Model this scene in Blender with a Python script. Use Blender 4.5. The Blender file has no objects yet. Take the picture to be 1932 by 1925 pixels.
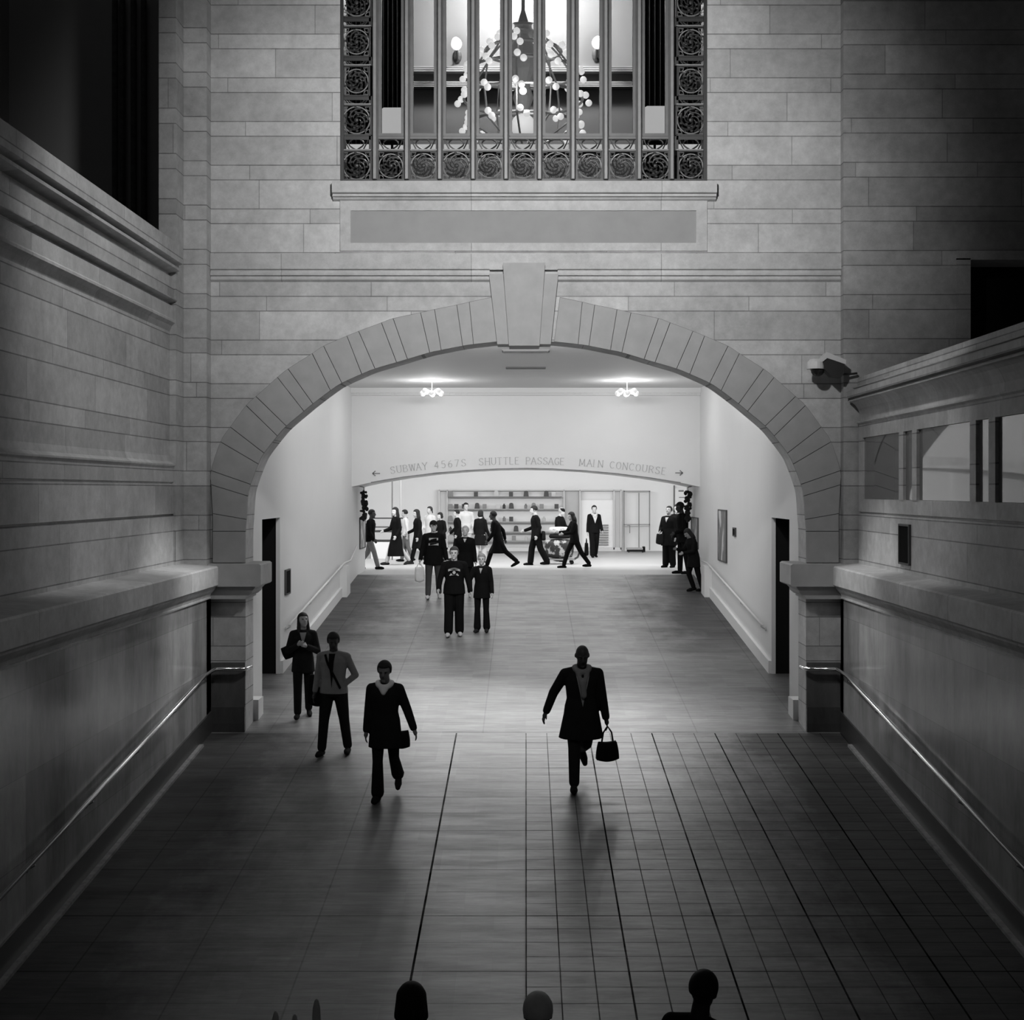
import bpy, bmesh, math, random
from mathutils import Vector, Matrix
from mathutils.geometry import tessellate_polygon
PI = math.pi
C = bpy.context.scene.collection
SC = bpy.context.scene

# ---------------------------------------------------------------- camera, world, lights, exposure
F = 2600.0            # focal length in pixels of the 1932 x 1925 frame
HOR = 925.0           # horizon row
CX = 992.0            # column of the vanishing point
SLOPE = 245.0/2600.0  # ramp rises away from the camera
EDGE_D = 34.6         # where the ramp meets the level landing
LAND_Z = SLOPE*(EDGE_D-20.0)

cam_d = bpy.data.cameras.new('camera')
cam = bpy.data.objects.new('camera', cam_d); C.objects.link(cam)
cam.location = (0, 0, 3.5); cam.rotation_euler = (PI/2, 0, 0)
cam_d.sensor_fit = 'HORIZONTAL'; cam_d.sensor_width = 36.0
cam_d.lens = F/1932*36.0
cam_d.shift_x = -(CX-966.0)/1932.0
cam_d.shift_y = (HOR-962.5)/1932.0
cam_d.clip_start = 0.2; cam_d.clip_end = 200
SC.camera = cam

w = bpy.data.worlds.new('world'); SC.world = w; w.use_nodes = True
w.node_tree.nodes['Background'].inputs[0].default_value = (1, 1, 1, 1)
w.node_tree.nodes['Background'].inputs[1].default_value = 0.018
SC.view_settings.view_transform = 'Standard'; SC.view_settings.look = 'None'
SC.view_settings.exposure = 0.0; SC.view_settings.gamma = 1.0
SC.view_settings.use_curve_mapping = False

def area(name, loc, rot, sx, sy, power, spread=180):
    d = bpy.data.lights.new(name, 'AREA'); d.shape = 'RECTANGLE'; d.size = sx; d.size_y = sy; d.energy = power
    d.spread = math.radians(spread)
    o = bpy.data.objects.new(name, d); C.objects.link(o); o.location = loc; o.rotation_euler = rot
    return o
def spot(name, loc, target, power, cone, blend, radius):
    d = bpy.data.lights.new(name, 'SPOT'); d.energy = power; d.spot_size = math.radians(cone); d.spot_blend = blend
    d.shadow_soft_size = radius
    o = bpy.data.objects.new(name, d); C.objects.link(o); o.location = loc
    o.rotation_euler = (Vector(target)-Vector(loc)).to_track_quat('-Z', 'Y').to_euler()
    return o
def point(name, loc, power, radius=0.05):
    d = bpy.data.lights.new(name, 'POINT'); d.energy = power; d.shadow_soft_size = radius
    o = bpy.data.objects.new(name, d); C.objects.link(o); o.location = loc
    return o
# hall side: ceiling lamp for the arch wall; added spots brighten side walls, dados, people
spot('hall_ceiling_light', (0.0, 10.5, 9.2), (0.0, 20.0, 7.7), 3150, 74, 1.0, 0.25)
spot('hall_wall_fill_left', (-0.6, 13.6, 12.0), (-4.95, 15.9, 5.8), 1350, 46, 1.0, 0.15)  # unseen wash spots added for the two upper walls
spot('hall_wall_fill_right', (0.9, 14.6, 10.2), (4.77, 17.0, 4.1), 640, 42, 1.0, 0.15)
spot('hall_dado_fill_left', (-0.8, 17.4, 6.0), (-4.57, 18.7, 1.6), 620, 34, 1.0, 0.15)  # unseen spots added to brighten the dados near the arch
spot('hall_dado_fill_right', (0.8, 17.4, 6.0), (4.57, 18.7, 1.6), 520, 34, 1.0, 0.15)
spot('hall_people_fill', (0.3, 6.0, 9.5), (-0.6, 18.2, 1.1), 650, 24, 1.0, 0.15)  # narrow unseen spot added to brighten the foreground people
# passage: added fill behind the arch head, lights over the ramp and in the corridor beyond
area('passage_arch_fill', (0, 21.2, 5.80), (math.radians(80), 0, 0), 3.4, 0.3, 150, 120)  # hidden panel added to brighten the sign beam
def aimed_area(name, loc, target, sx, sy, power, spread):
    o = area(name, loc, (0, 0, 0), sx, sy, power, spread)
    o.rotation_euler = (Vector(target)-Vector(loc)).to_track_quat('-Z', 'Y').to_euler(); return o
aimed_area('passage_near_light', (0.4, 23.2, 5.80), (-0.3, 20.9, 0.0), 5.6, 0.5, 84, 52)
aimed_area('passage_far_fill', (0.2, 32.2, 5.72), (-0.1, 19.6, 0.0), 7.4, 0.3, 5, 56)  # unseen panel added for the sheen on the ramp floor
area('passage_ceiling_light', (0, 27.5, 5.90), (0, 0, 0), 3.0, 0.25, 70)
area('corridor_ceiling_light', (0, 41.5, 5.2), (0, 0, 0), 14.0, 6.0, 330)
area('corridor_wall_fill', (0, 37.0, 4.7), (math.radians(80), 0, 0), 14.0, 0.6, 620)  # unseen panel added to brighten the back wall
# upper room behind the window
point('upper_room_light', (0.0, 36.4, 17.5), 1500, 0.3)
point('upper_room_fill', (0.0, 30.0, 15.5), 60, 0.5)

# ---------------------------------------------------------------- materials
class NT:
    def __init__(s, m):
        s.t = m.node_tree; s.n = s.t.nodes; s.l = s.t.links
        s.b = s.n['Principled BSDF']
    def new(s, kind, **kw):
        x = s.n.new(kind)
        for k, v in kw.items(): setattr(x, k, v)
        return x
    def math(s, op, a, b=None, c=None, clamp=False):
        x = s.n.new('ShaderNodeMath'); x.operation = op; x.use_clamp = clamp
        for i, v in enumerate((a, b, c)):
            if v is None: continue
            if isinstance(v, (int, float)): x.inputs[i].default_value = v
            else: s.l.new(v, x.inputs[i])
        return x.outputs[0]
    def coords(s):
        tc = s.n.new('ShaderNodeTexCoord'); sp = s.n.new('ShaderNodeSeparateXYZ')
        s.l.new(tc.outputs['Object'], sp.inputs[0]); return tc.outputs['Object'], sp.outputs
    def noise(s, vec, scale, detail=4, stretch=None, rough=0.55):
        if stretch:
            mp = s.n.new('ShaderNodeMapping'); mp.inputs['Scale'].default_value = stretch
            s.l.new(vec, mp.inputs['Vector']); vec = mp.outputs[0]
        x = s.n.new('ShaderNodeTexNoise'); x.inputs['Scale'].default_value = scale
        x.inputs['Detail'].default_value = detail; x.inputs['Roughness'].default_value = rough
        s.l.new(vec, x.inputs['Vector']); return x.outputs['Fac']
    def rgb(s, v):
        x = s.n.new('ShaderNodeCombineColor')
        for i in range(3): s.l.new(v, x.inputs[i])
        return x.outputs[0]
    def white(s, a, b):
        cx = s.n.new('ShaderNodeCombineXYZ')
        for i, v in enumerate((a, b)):
            if isinstance(v, (int, float)): cx.inputs[i].default_value = v
            else: s.l.new(v, cx.inputs[i])
        x = s.n.new('ShaderNodeTexWhiteNoise'); x.noise_dimensions = '2D'
        s.l.new(cx.outputs[0], x.inputs['Vector']); return x.outputs['Value']
    def bump(s, h, strength=0.3, dist=0.01):
        x = s.n.new('ShaderNodeBump'); x.inputs['Strength'].default_value = strength
        x.inputs['Distance'].default_value = dist; s.l.new(h, x.inputs['Height'])
        s.l.new(x.outputs[0], s.b.inputs['Normal'])

def mat(name):
    m = bpy.data.materials.new(name); m.use_nodes = True; return m, NT(m)

_mc = {}
def plain(name, v, rough=0.8, spec=0.5, var=0.0, vscale=6.0, metal=0.0, emit=0.0):
    key = (name, v, rough, spec, var, emit)
    if key in _mc: return _mc[key]
    m, n = mat(name)
    n.b.inputs['Roughness'].default_value = rough
    n.b.inputs['Specular IOR Level'].default_value = spec
    n.b.inputs['Metallic'].default_value = metal
    co, xyz = n.coords()
    nz = n.noise(co, vscale, 5)
    f = n.math('MULTIPLY_ADD', nz, 2*var*v, v*(1-var))
    n.l.new(n.rgb(f), n.b.inputs['Base Color'])
    if emit:
        n.b.inputs['Emission Color'].default_value = (1, 1, 1, 1); n.b.inputs['Emission Strength'].default_value = emit
    _mc[key] = m
    return m

ROW = 0.6346; ROW0 = 5.465; SH = 0.2135
def ashlar(name, u_axis, base, var=0.14, stain=0.30, rough=0.62, jd=0.30, jw=0.007, lt=2.2, ls=1.75, spec=0.35, courses=True):
    m, n = mat(name)
    co, xyz = n.coords(); u = xyz[u_axis]; z = xyz[2]
    if courses:
        zz = n.math('DIVIDE', n.math('SUBTRACT', z, ROW0-20*ROW), ROW)
        row = n.math('FLOOR', zz); f = n.math('MULTIPLY', n.math('FRACT', zz), ROW)
        tall = n.math('GREATER_THAN', f, SH)
        e = n.math('MINIMUM', f, n.math('MINIMUM', n.math('ABSOLUTE', n.math('SUBTRACT', f, SH)), n.math('SUBTRACT', ROW, f)))
        r2 = n.math('MULTIPLY_ADD', row, 2.0, tall)
        L = n.math('MULTIPLY_ADD', tall, lt-ls, ls)
    else:
        e = n.math('ADD', n.math('ABSOLUTE', z), 5.0); r2 = n.math('MULTIPLY', z, 0.0); L = n.math('ADD', r2, lt)
    off = n.math('MULTIPLY', n.white(r2, 3.7), 1.0)
    uu = n.math('ADD', n.math('DIVIDE', n.math('ADD', u, 50.0), L), off)
    cell = n.math('FLOOR', uu); fu = n.math('MULTIPLY', n.math('FRACT', uu), L)
    ev = n.math('MINIMUM', fu, n.math('SUBTRACT', L, fu))
    jh = n.math('LESS_THAN', e, jw); jv = n.math('MULTIPLY', n.math('LESS_THAN', ev, jw*0.8), 0.75)
    wob = n.math('MULTIPLY_ADD', n.noise(co, 2.5, 3), 0.9, 0.35, clamp=True)
    j = n.math('MULTIPLY', n.math('MAXIMUM', jh, jv), wob)
    tone = n.math('MULTIPLY_ADD', n.white(cell, r2), 2*var, 1-var)
    st = n.math('MULTIPLY_ADD', n.noise(co, 0.9, 7, rough=0.7), stain*3.6, 1-stain*1.8)
    st2 = n.math('MULTIPLY_ADD', n.noise(co, 7.0, 6, rough=0.7), 0.7, 0.65)
    gr = n.math('MULTIPLY_ADD', n.noise(co, 90, 2), 0.22, 0.89)
    v = n.math('MULTIPLY', n.math('MULTIPLY', n.math('MULTIPLY', tone, st), n.math('MULTIPLY', st2, gr)), base)
    v = n.math('MULTIPLY', v, n.math('SUBTRACT', 1.0, n.math('MULTIPLY', j, 1-jd)))
    n.l.new(n.rgb(v), n.b.inputs['Base Color'])
    n.b.inputs['Roughness'].default_value = rough; n.b.inputs['Specular IOR Level'].default_value = spec
    n.bump(n.math('SUBTRACT', 1.0, j), 0.35, 0.006)
    return m

M = {}
M['front'] = ashlar('limestone ashlar facing the hall', 0, 0.52)
M['front_r'] = ashlar('limestone ashlar beside the corner', 0, 0.44, stain=0.36)
M['side'] = ashlar('limestone ashlar of the side walls', 1, 0.50, var=0.16)
M['band'] = ashlar('limestone long blocks', 0, 0.54, courses=False, lt=2.75, stain=0.2)
M['band_side'] = ashlar('limestone long coping blocks', 1, 0.52, courses=False, lt=1.9, stain=0.34)
M['vous'] = plain('limestone voussoir', 0.42, 0.65, 0.3, 0.18, 5)
M['mortar'] = plain('dark mortar', 0.13, 0.9, 0.2)
M['panel'] = plain('rough stone panel', 0.34, 0.8, 0.2, 0.15, 3)
M['white'] = plain('white passage stone', 0.74, 0.45, 0.3, 0.03, 1.5)
M['cream'] = plain('white painted ceiling', 0.72, 0.8, 0.3, 0.02, 2)
M['black'] = plain('dark opening', 0.012, 0.9, 0.1)
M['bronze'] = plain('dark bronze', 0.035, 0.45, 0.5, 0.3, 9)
M['bronze_lit'] = plain('bronze in lit tone', 0.26, 0.45, 0.5, 0.25, 9)  # lighter copy of the bronze, lit look put into the colour
M['steel'] = plain('polished pale rail', 0.95, 0.16, 0.9, 0.03, 8, metal=1.0)
M['darkstone'] = plain('dark marble base', 0.045, 0.35, 0.4, 0.3, 4)

def dado_mat(name, base, dark=False):
    m, n = mat(name); co, xyz = n.coords()
    y = xyz[1]; z = n.math('SUBTRACT', xyz[2], n.math('MULTIPLY', n.math('SUBTRACT', y, 20.0), 0.0))
    uu = n.math('DIVIDE', y, 1.05); cell = n.math('FLOOR', uu); fu = n.math('FRACT', uu)
    zz = n.math('DIVIDE', n.math('ADD', z, 3.0), 0.78); r = n.math('FLOOR', zz); fz = n.math('FRACT', zz)
    e = n.math('MINIMUM', n.math('MINIMUM', fu, n.math('SUBTRACT', 1.0, fu)), n.math('MINIMUM', fz, n.math('SUBTRACT', 1.0, fz)))
    j = n.math('MULTIPLY', n.math('LESS_THAN', e, 0.004), 0.35)
    tone = n.math('MULTIPLY_ADD', n.white(cell, r), 0.36, 0.82)
    vein = n.math('MULTIPLY_ADD', n.noise(co, 1.4, 8, (1, 1, 0.35), 0.7), 2.2, -0.1)
    v = n.math('MULTIPLY', n.math('MULTIPLY', tone, vein), n.math('MULTIPLY', n.math('SUBTRACT', 1.0, j), base))
    n.l.new(n.rgb(v), n.b.inputs['Base Color'])
    rg = n.math('MULTIPLY_ADD', n.noise(co, 3, 4), 0.14, 0.10)
    n.l.new(rg, n.b.inputs['Roughness'])
    n.b.inputs['Specular IOR Level'].default_value = 0.3
    return m
M['dado'] = dado_mat('polished marble dado', 0.32)
M['dado_dark'] = dado_mat('dark polished marble', 0.10)

def floor_mat():
    m, n = mat('worn marble floor'); co, xyz = n.coords(); x = xyz[0]; y = xyz[1]
    def grid(c, per, off, wd, k):
        q = n.math('FRACT', n.math('DIVIDE', n.math('ADD', c, off), per))
        e = n.math('MULTIPLY', n.math('MINIMUM', q, n.math('SUBTRACT', 1.0, q)), per)
        return n.math('MULTIPLY', n.math('LESS_THAN', e, wd), k)
    T = 0.303
    near = n.math('LESS_THAN', y, 19.9)
    right = n.math('GREATER_THAN', x, 0.0)
    fine = n.math('MAXIMUM', grid(x, T, 30*T, 0.0055, 0.75), grid(y, T, 10*T-0.02, 0.006, 0.6))
    strong = n.math('MAXIMUM', grid(x, T*3, 30*T, 0.009, 1.0), grid(y, T*4, 40*T-0.02, 0.008, 0.85))
    g1 = n.math('MULTIPLY', n.math('MAXIMUM', fine, strong), n.math('MULTIPLY', near, right))
    one = n.math('LESS_THAN', n.math('ABSOLUTE', n.math('ADD', x, 1.0)), 0.011)
    slab = n.math('MAXIMUM', n.math('MAXIMUM', grid(x, 1.0, 40.0, 0.008, 0.25), one), grid(y, T*4, 40*T-0.02, 0.007, 0.6))
    slab = n.math('MAXIMUM', slab, grid(y, T*2, 40*T-0.02, 0.005, 0.35))
    g2 = n.math('MULTIPLY', slab, n.math('MULTIPLY', near, n.math('SUBTRACT', 1.0, right)))
    big = n.math('MAXIMUM', grid(x, 1.55, 31.0+0.62, 0.010, 0.16), grid(y, 1.95, 40-0.25, 0.012, 0.20))
    g3 = n.math('MULTIPLY', big, n.math('MULTIPLY', n.math('SUBTRACT', 1.0, near), n.math('LESS_THAN', y, 34.6)))
    ln = n.math('MAXIMUM', n.math('LESS_THAN', n.math('ABSOLUTE', n.math('SUBTRACT', y, 19.95)), 0.012), 0.0)
    g = n.math('MAXIMUM', n.math('MAXIMUM', g1, g2), n.math('MAXIMUM', g3, n.math('MULTIPLY', ln, 0.7)))
    wob = n.math('MULTIPLY_ADD', n.noise(co, 1.8, 3), 1.3, 0.25, clamp=True)
    g = n.math('MULTIPLY', g, wob)
    cl = n.white(n.math('FLOOR', n.math('DIVIDE', x, T)), n.math('FLOOR', n.math('DIVIDE', y, T)))
    tone = n.math('MULTIPLY_ADD', cl, 0.20, 0.90)
    worn = n.math('MULTIPLY_ADD', n.noise(co, 1.3, 7, (0.35, 1.4, 1), 0.72), 2.0, 0.0)
    streak = n.math('MULTIPLY_ADD', n.noise(co, 14, 5, (0.12, 1.2, 1), 0.75), 1.5, 0.25)
    v = n.math('MULTIPLY', n.math('MULTIPLY', tone, worn), n.math('MULTIPLY', streak, 0.19))
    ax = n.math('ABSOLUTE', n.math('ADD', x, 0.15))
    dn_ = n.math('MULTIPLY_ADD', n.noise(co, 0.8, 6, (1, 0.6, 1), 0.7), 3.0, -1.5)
    side_dark = n.math('DIVIDE', n.math('SUBTRACT', n.math('ADD', ax, dn_), 1.9), 1.6, clamp=True)  # floor tone darkens away from the centre line, in ragged patches
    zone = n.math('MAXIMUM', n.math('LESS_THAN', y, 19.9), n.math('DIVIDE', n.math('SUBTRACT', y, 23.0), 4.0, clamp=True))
    side_dark = n.math('MULTIPLY', side_dark, n.math('MULTIPLY_ADD', zone, 0.85, 0.15))
    side_tone = n.math('SUBTRACT', 1.0, n.math('MULTIPLY', side_dark, 0.72))
    v = n.math('MULTIPLY', v, side_tone)
    v = n.math('MULTIPLY', v, n.math('SUBTRACT', 1.0, n.math('MULTIPLY', g, 0.9)))
    n.l.new(n.rgb(v), n.b.inputs['Base Color'])
    rr = n.math('MULTIPLY_ADD', n.noise(co, 3.0, 7, (0.30, 1.4, 1), 0.75), 0.45, 0.17)
    rr = n.math('ADD', n.math('ADD', rr, n.math('MULTIPLY', side_dark, 0.12)), n.math('MULTIPLY', g, 0.5))
    n.l.new(rr, n.b.inputs['Roughness'])
    sp = n.math('MULTIPLY', n.math('SUBTRACT', 1.0, g), n.math('MULTIPLY', side_tone, 1.0))
    n.l.new(sp, n.b.inputs['Specular IOR Level'])
    n.b.inputs['IOR'].default_value = 1.48
    return m
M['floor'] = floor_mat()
M['landing'] = plain('pale landing floor', 0.42, 0.5, 0.4, 0.06, 3)

# ---------------------------------------------------------------- mesh helpers
def obj(name, bm, m, parent=None, smooth=False, kind=None, recalc=True):
    if recalc: bmesh.ops.recalc_face_normals(bm, faces=bm.faces[:])
    me = bpy.data.meshes.new(name); bm.to_mesh(me); bm.free()
    if smooth:
        for p in me.polygons: p.use_smooth = True
    for x in (m if isinstance(m, (list, tuple)) else [m]): me.materials.append(x)
    o = bpy.data.objects.new(name, me); C.objects.link(o)
    if parent is not None: o.parent = parent
    if kind: o['kind'] = kind
    return o
def tag(o, label, cat, group=None):
    o['label'] = label; o['category'] = cat
    if group: o['group'] = group
    return o
def thing(name, label, cat, loc=(0, 0, 0), rz=0.0, group=None):
    o = bpy.data.objects.new(name, None); C.objects.link(o); o.location = loc; o.rotation_euler = (0, 0, rz)
    o.empty_display_size = 0.2
    return tag(o, label, cat, group)
def box(bm, x0, x1, y0, y1, z0, z1, mi=0):
    v = [bm.verts.new((x, y, z)) for x in (x0, x1) for y in (y0, y1) for z in (z0, z1)]
    for f in ((0, 1, 3, 2), (4, 6, 7, 5), (0, 4, 5, 1), (2, 3, 7, 6), (0, 2, 6, 4), (1, 5, 7, 3)):
        bm.faces.new([v[i] for i in f]).material_index = mi
def prism(bm, pts, axis, a, b, mi=0):
    """extrude a closed 2D outline along an axis; pts are (u,v): axis 'Y' -> (x,z), 'X' -> (y,z), 'Z' -> (x,y)"""
    def P(u, v, t):
        return (u, t, v) if axis == 'Y' else ((t, u, v) if axis == 'X' else (u, v, t))
    A = [bm.verts.new(P(u, v, a)) for u, v in pts]; B = [bm.verts.new(P(u, v, b)) for u, v in pts]
    n = len(pts)
    for tri in tessellate_polygon([[Vector((u, v, 0)) for u, v in pts]]):
        bm.faces.new([A[i] for i in tri]).material_index = mi
        bm.faces.new([B[i] for i in reversed(tri)]).material_index = mi
    for i in range(n):
        j = (i+1) % n
        bm.faces.new((A[i], A[j], B[j], B[i])).material_index = mi
def tube(bm, pts, r, seg=8, mi=0, closed=False):
    pts = [Vector(p) for p in pts]; n = len(pts); rings = []
    up = Vector((0, 0, 1))
    for i, p in enumerate(pts):
        if closed: d = pts[(i+1) % n]-pts[i-1]
        else: d = pts[min(i+1, n-1)]-pts[max(i-1, 0)]
        d.normalize(); a = d.cross(up)
        if a.length < 1e-3: a = d.cross(Vector((1, 0, 0)))
        a.normalize(); b = a.cross(d).normalized()
        rr = r[i] if isinstance(r, (list, tuple)) else r
        rings.append([bm.verts.new(p+rr*(math.cos(t*2*PI/seg)*a+math.sin(t*2*PI/seg)*b)) for t in range(seg)])
    m = n if closed else n-1
    for i in range(m):
        A, B = rings[i], rings[(i+1) % n]
        for k in range(seg):
            bm.faces.new((A[k], A[(k+1) % seg], B[(k+1) % seg], B[k])).material_index = mi
    if not closed:
        bm.faces.new(rings[0][::-1]).material_index = mi; bm.faces.new(rings[-1]).material_index = mi
def ellipsoid(bm, c, rx, ry, rz, seg=12, rg=8, mi=0, fn=None, mtx=None):
    c = Vector(c); rows = []
    def P(d):
        k = fn(d) if fn else 1.0
        v = Vector((d[0]*rx*k, d[1]*ry*k, d[2]*rz*k))
        if mtx is not None: v = mtx @ v
        return bm.verts.new(c+v)
    top = P((0, 0, 1)); bot = P((0, 0, -1))
    for i in range(1, rg):
        t = PI*i/rg
        rows.append([P((math.sin(t)*math.cos(a*2*PI/seg), math.sin(t)*math.sin(a*2*PI/seg), math.cos(t))) for a in range(seg)])
    for k in range(seg):
        bm.faces.new((top, rows[0][k], rows[0][(k+1) % seg])).material_index = mi
        bm.faces.new((bot, rows[-1][(k+1) % seg], rows[-1][k])).material_index = mi
    for i in range(len(rows)-1):
        for k in range(seg):
            bm.faces.new((rows[i][k], rows[i+1][k], rows[i+1][(k+1) % seg], rows[i][(k+1) % seg])).material_index = mi
NB = bmesh.new
def W(x, y, D=20.0):
    """pixel of the photograph -> (X, Z) on the plane at depth D"""
    return ((x-CX)*D/F, 3.5-(y-HOR)*D/F)
def floor_z(Y):
    return SLOPE*(min(Y, EDGE_D)-20.0)

# ---------------------------------------------------------------- floor
def strip(name, m, x0, x1, ys, thick=0.3):
    bm = NB()
    top = [(y, floor_z(y)) for y in ys]
    prism(bm, top+[(y, z-thick) for y, z in reversed(top)], 'X', x0, x1)
    return obj(name, bm, m, kind='structure')
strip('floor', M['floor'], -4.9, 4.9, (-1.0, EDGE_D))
strip('floor_landing', M['landing'], -12, 12, (EDGE_D, 49.0))

# ---------------------------------------------------------------- front wall with the arch
VJ = [((463.5, 1062), (402, 1062)), ((464, 1002.5), (402, 1002.5)), ((465.5, 980), (402, 969)), ((468.5, 936), (399, 914.6)),
      ((473.5, 914), (399, 888)), ((488, 875.6), (416.5, 833.5)), ((499, 855), (435, 805.5)), ((524, 822.6), (465, 765)),
      ((541, 804), (483.5, 748)), ((574, 776), (524, 712)), ((591, 762), (544, 696)), ((624, 737), (589.5, 667)),
      ((645.6, 723), (611, 653)), ((683, 706), (655, 634)), ((708, 696), (677, 625)), ((748.5, 684), (720, 609)),
      ((769, 678), (742, 601)), ((811, 665.5), (793.7, 590)), ((832.6, 661), (820, 584)), ((873, 653), (862, 575.5)),
      ((893.4, 650), (885.6, 570)), ((938.6, 645), (928, 561))]
def catmull(p, t):
    i = min(int(t), len(p)-2); f = t-i
    a = p[max(i-1, 0)]; b = p[i]; c = p[i+1]; d = p[min(i+2, len(p)-1)]
    return tuple(0.5*((2*b[k])+(-a[k]+c[k])*f+(2*a[k]-5*b[k]+4*c[k]-d[k])*f*f+(-a[k]+3*b[k]-3*c[k]+d[k])*f**3) for k in (0, 1))
INN = [W(*a) for a, b in VJ]; OUT = [W(*b) for a, b in VJ]
SUB = 4; N = (len(VJ)-1)*SUB
inner = [catmull(INN, i/SUB) for i in range(N+1)]
apex = W(992, 641)
def mir(p): return (-p[0], p[1])
hole = [(-INN[0][0]*-1, -0.4)]+inner+[apex]+[mir(p) for p in reversed(inner)]+[(-INN[0][0], -0.4)]
hole[0] = (INN[0][0], -0.4)
XL = -4.57; WY0, WY1 = 20.0, 20.55
bm = NB()
WX0, WZ0 = W(642, 342); WX1, _ = W(1334, 342)
ZT = 12.2
# lower part with the arch (up to z=6.4) as one outline
prism(bm, [(XL, -0.4)]+hole[:len(hole)]+[(-XL, -0.4), (-XL, 6.2), (XL, 6.2)], 'Y', WY0, WY1)
box(bm, XL, -XL, WY0, WY1, 6.2, WZ0)
box(bm, XL, WX0, WY0, WY1, WZ0, ZT)
box(bm, WX1, -XL, WY0, WY1, WZ0, ZT)
obj('wall_front', bm, M['front'], kind='structure')
# solid mass at both sides of the passage behind the front wall
for nm, s in (('left', -1), ('right', 1)):
    # stepped pilasters beside the front wall
    bm = NB()
    if s < 0:
        box(bm, -4.90, -4.57, 19.73, 20.6, -0.5, ZT); box(bm, -5.14, -4.90, 19.30, 20.6, -0.5, ZT)
        obj('wall_left_corner', bm, M['front'], kind='structure')
    else:
        dx0 = 812*19.82/F; dz1 = 3.5+437*19.82/F
        box(bm, 4.57, dx0, 19.82, 20.6, -0.5, ZT); box(bm, dx0, 9.5, 19.82, 20.6, dz1, ZT)
        obj('wall_right_corner', bm, M['front_r'], kind='structure')
        bm = NB(); box(bm, dx0, 9.5, 20.45, 20.6, -0.5, dz1)
        o = obj('door_1', bm, M['black'], kind='structure')
        bm = NB(); box(bm, dx0, dx0+0.2, 19.795, 20.45, 4.9, dz1); box(bm, dx0, 9.5, 19.795, 20.45, dz1-0.02, dz1+0.12)
        obj('trim_1', bm, M['front_r'], kind='structure')
# arch ring: voussoirs with open joints over mortar
bm = NB()
outer = [catmull(OUT, i/SUB) for i in range(N+1)]
def ringblock(s, t0, t1, y0, y1, gap, mi):
    ts = [t0]+[i/SUB for i in range(int(t0*SUB)+1, int(t1*SUB+0.999))]+[t1]
    ts = sorted(set(round(t, 4) for t in ts))
    a = [catmull(INN, t) for t in ts]; b = [catmull(OUT, t) for t in ts]
    if gap:
        for L in (a, b):
            for (i, j) in ((0, 1), (-1, -2)):
                d = Vector((L[j][0]-L[i][0], L[j][1]-L[i][1])); d.normalize()
                L[i] = (L[i][0]+d.x*gap, L[i][1]+d.y*gap)
        b = [(q[0]+(p[0]-q[0])*0.013, q[1]+(p[1]-q[1])*0.013) for p, q in zip(a, b)]
    pts = a+b[::-1]
    if s > 0: pts = [mir(p) for p in pts]
    prism(bm, pts, 'Y', y0, y1, mi)
for s in (-1, 1):
    for i in range(len(VJ)-1): ringblock(s, float(i), float(i+1), 19.955, 20.0, 0.0045, 0)
    ringblock(s, 0.0, float(len(VJ)-1), 19.982, 19.999, 0, 1)
obj('trim_2', bm, [M['vous'], M['mortar']], kind='structure')
# keystone and its two flanking stones
bm = NB()
def K(pts, y0):
    prism(bm, [W(*p) for p in pts], 'Y', y0, 20.3)
K([(949, 500), (1028, 500), (1017.5, 655), (960.5, 655)], 19.80)
K([(923, 519), (949.5, 519), (961, 651), (938.4, 651)], 19.89)
K([(1027.5, 519), (1053, 519), (1039, 651), (1017, 651)], 19.89)
obj('trim_3', bm, M['vous'], kind='structure')
# string course: upper projecting course, groove and lip, broken by the keystone
for s in (-1, 1):
    bm = NB()
    x0, x1 = (XL+0.005, W(924, 0)[0]) if s < 0 else (W(1052, 0)[0], -XL-0.005)
    zt = W(0, 479)[1]
    prism(bm, [(20.0, zt), (19.93, zt-0.01), (19.93, 6.70), (19.965, 6.685), (19.965, 6.655), (19.935, 6.65), (19.935, 6.61), (19.975, 6.60), (19.975, 6.58), (19.955, 6.575), (19.955, 6.55), (20.0, 6.52)], 'X', x0, x1)
    obj('trim_4', bm, M['band'], kind='structure')
bm = NB()
zt = W(0, 479)[1]; box(bm, W(924, 0)[0], W(1052, 0)[0], 19.931, 20.0, 6.69, zt-0.012)
obj('trim_5', bm, M['band'], kind='structure')
# framed panel under the window
bm = NB()
fx0, fz1 = W(642, 377); fx1, fz0 = W(1334, 474); px0, pz1 = W(662, 398); px1, pz0 = W(1313, 459)
for a in ((fx0, fx1, pz1, fz1), (fx0, fx1, fz0, pz0), (fx0, px0, pz0, pz1), (px1, fx1, pz0, pz1)):
    box(bm, a[0], a[1], 19.975, 20.0, a[2], a[3])
obj('trim_6', bm, M['band'], kind='structure')
bm = NB(); box(bm, px0, px1, 19.992, 20.0, pz0, pz1)
obj('trim_7', bm, M['panel'], kind='structure')
# window sill
bm = NB()
sx0, sz1 = W(629, 344.5); sx1, _ = W(1350, 344.5)
prof = [(20.0, sz1), (19.84, sz1-0.01), (19.84, 7.79), (19.89, 7.775), (19.89, 7.745), (19.93, 7.735), (19.94, 7.715), (19.965, 7.70), (20.0, 7.69)]
prism(bm, prof, 'X', sx0, sx1)
obj('trim_8', bm, M['band'], kind='structure')

# ---------------------------------------------------------------- side walls (parapets), ledge, dado, base
Y0 = 5.0
def profile_wall(name, s, pts, y0, y1, m):
    bm = NB(); prism(bm, [(s*x, z) for x, z in pts], 'Y', y0, y1)
    return obj(name, bm, m, kind='structure')
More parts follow.
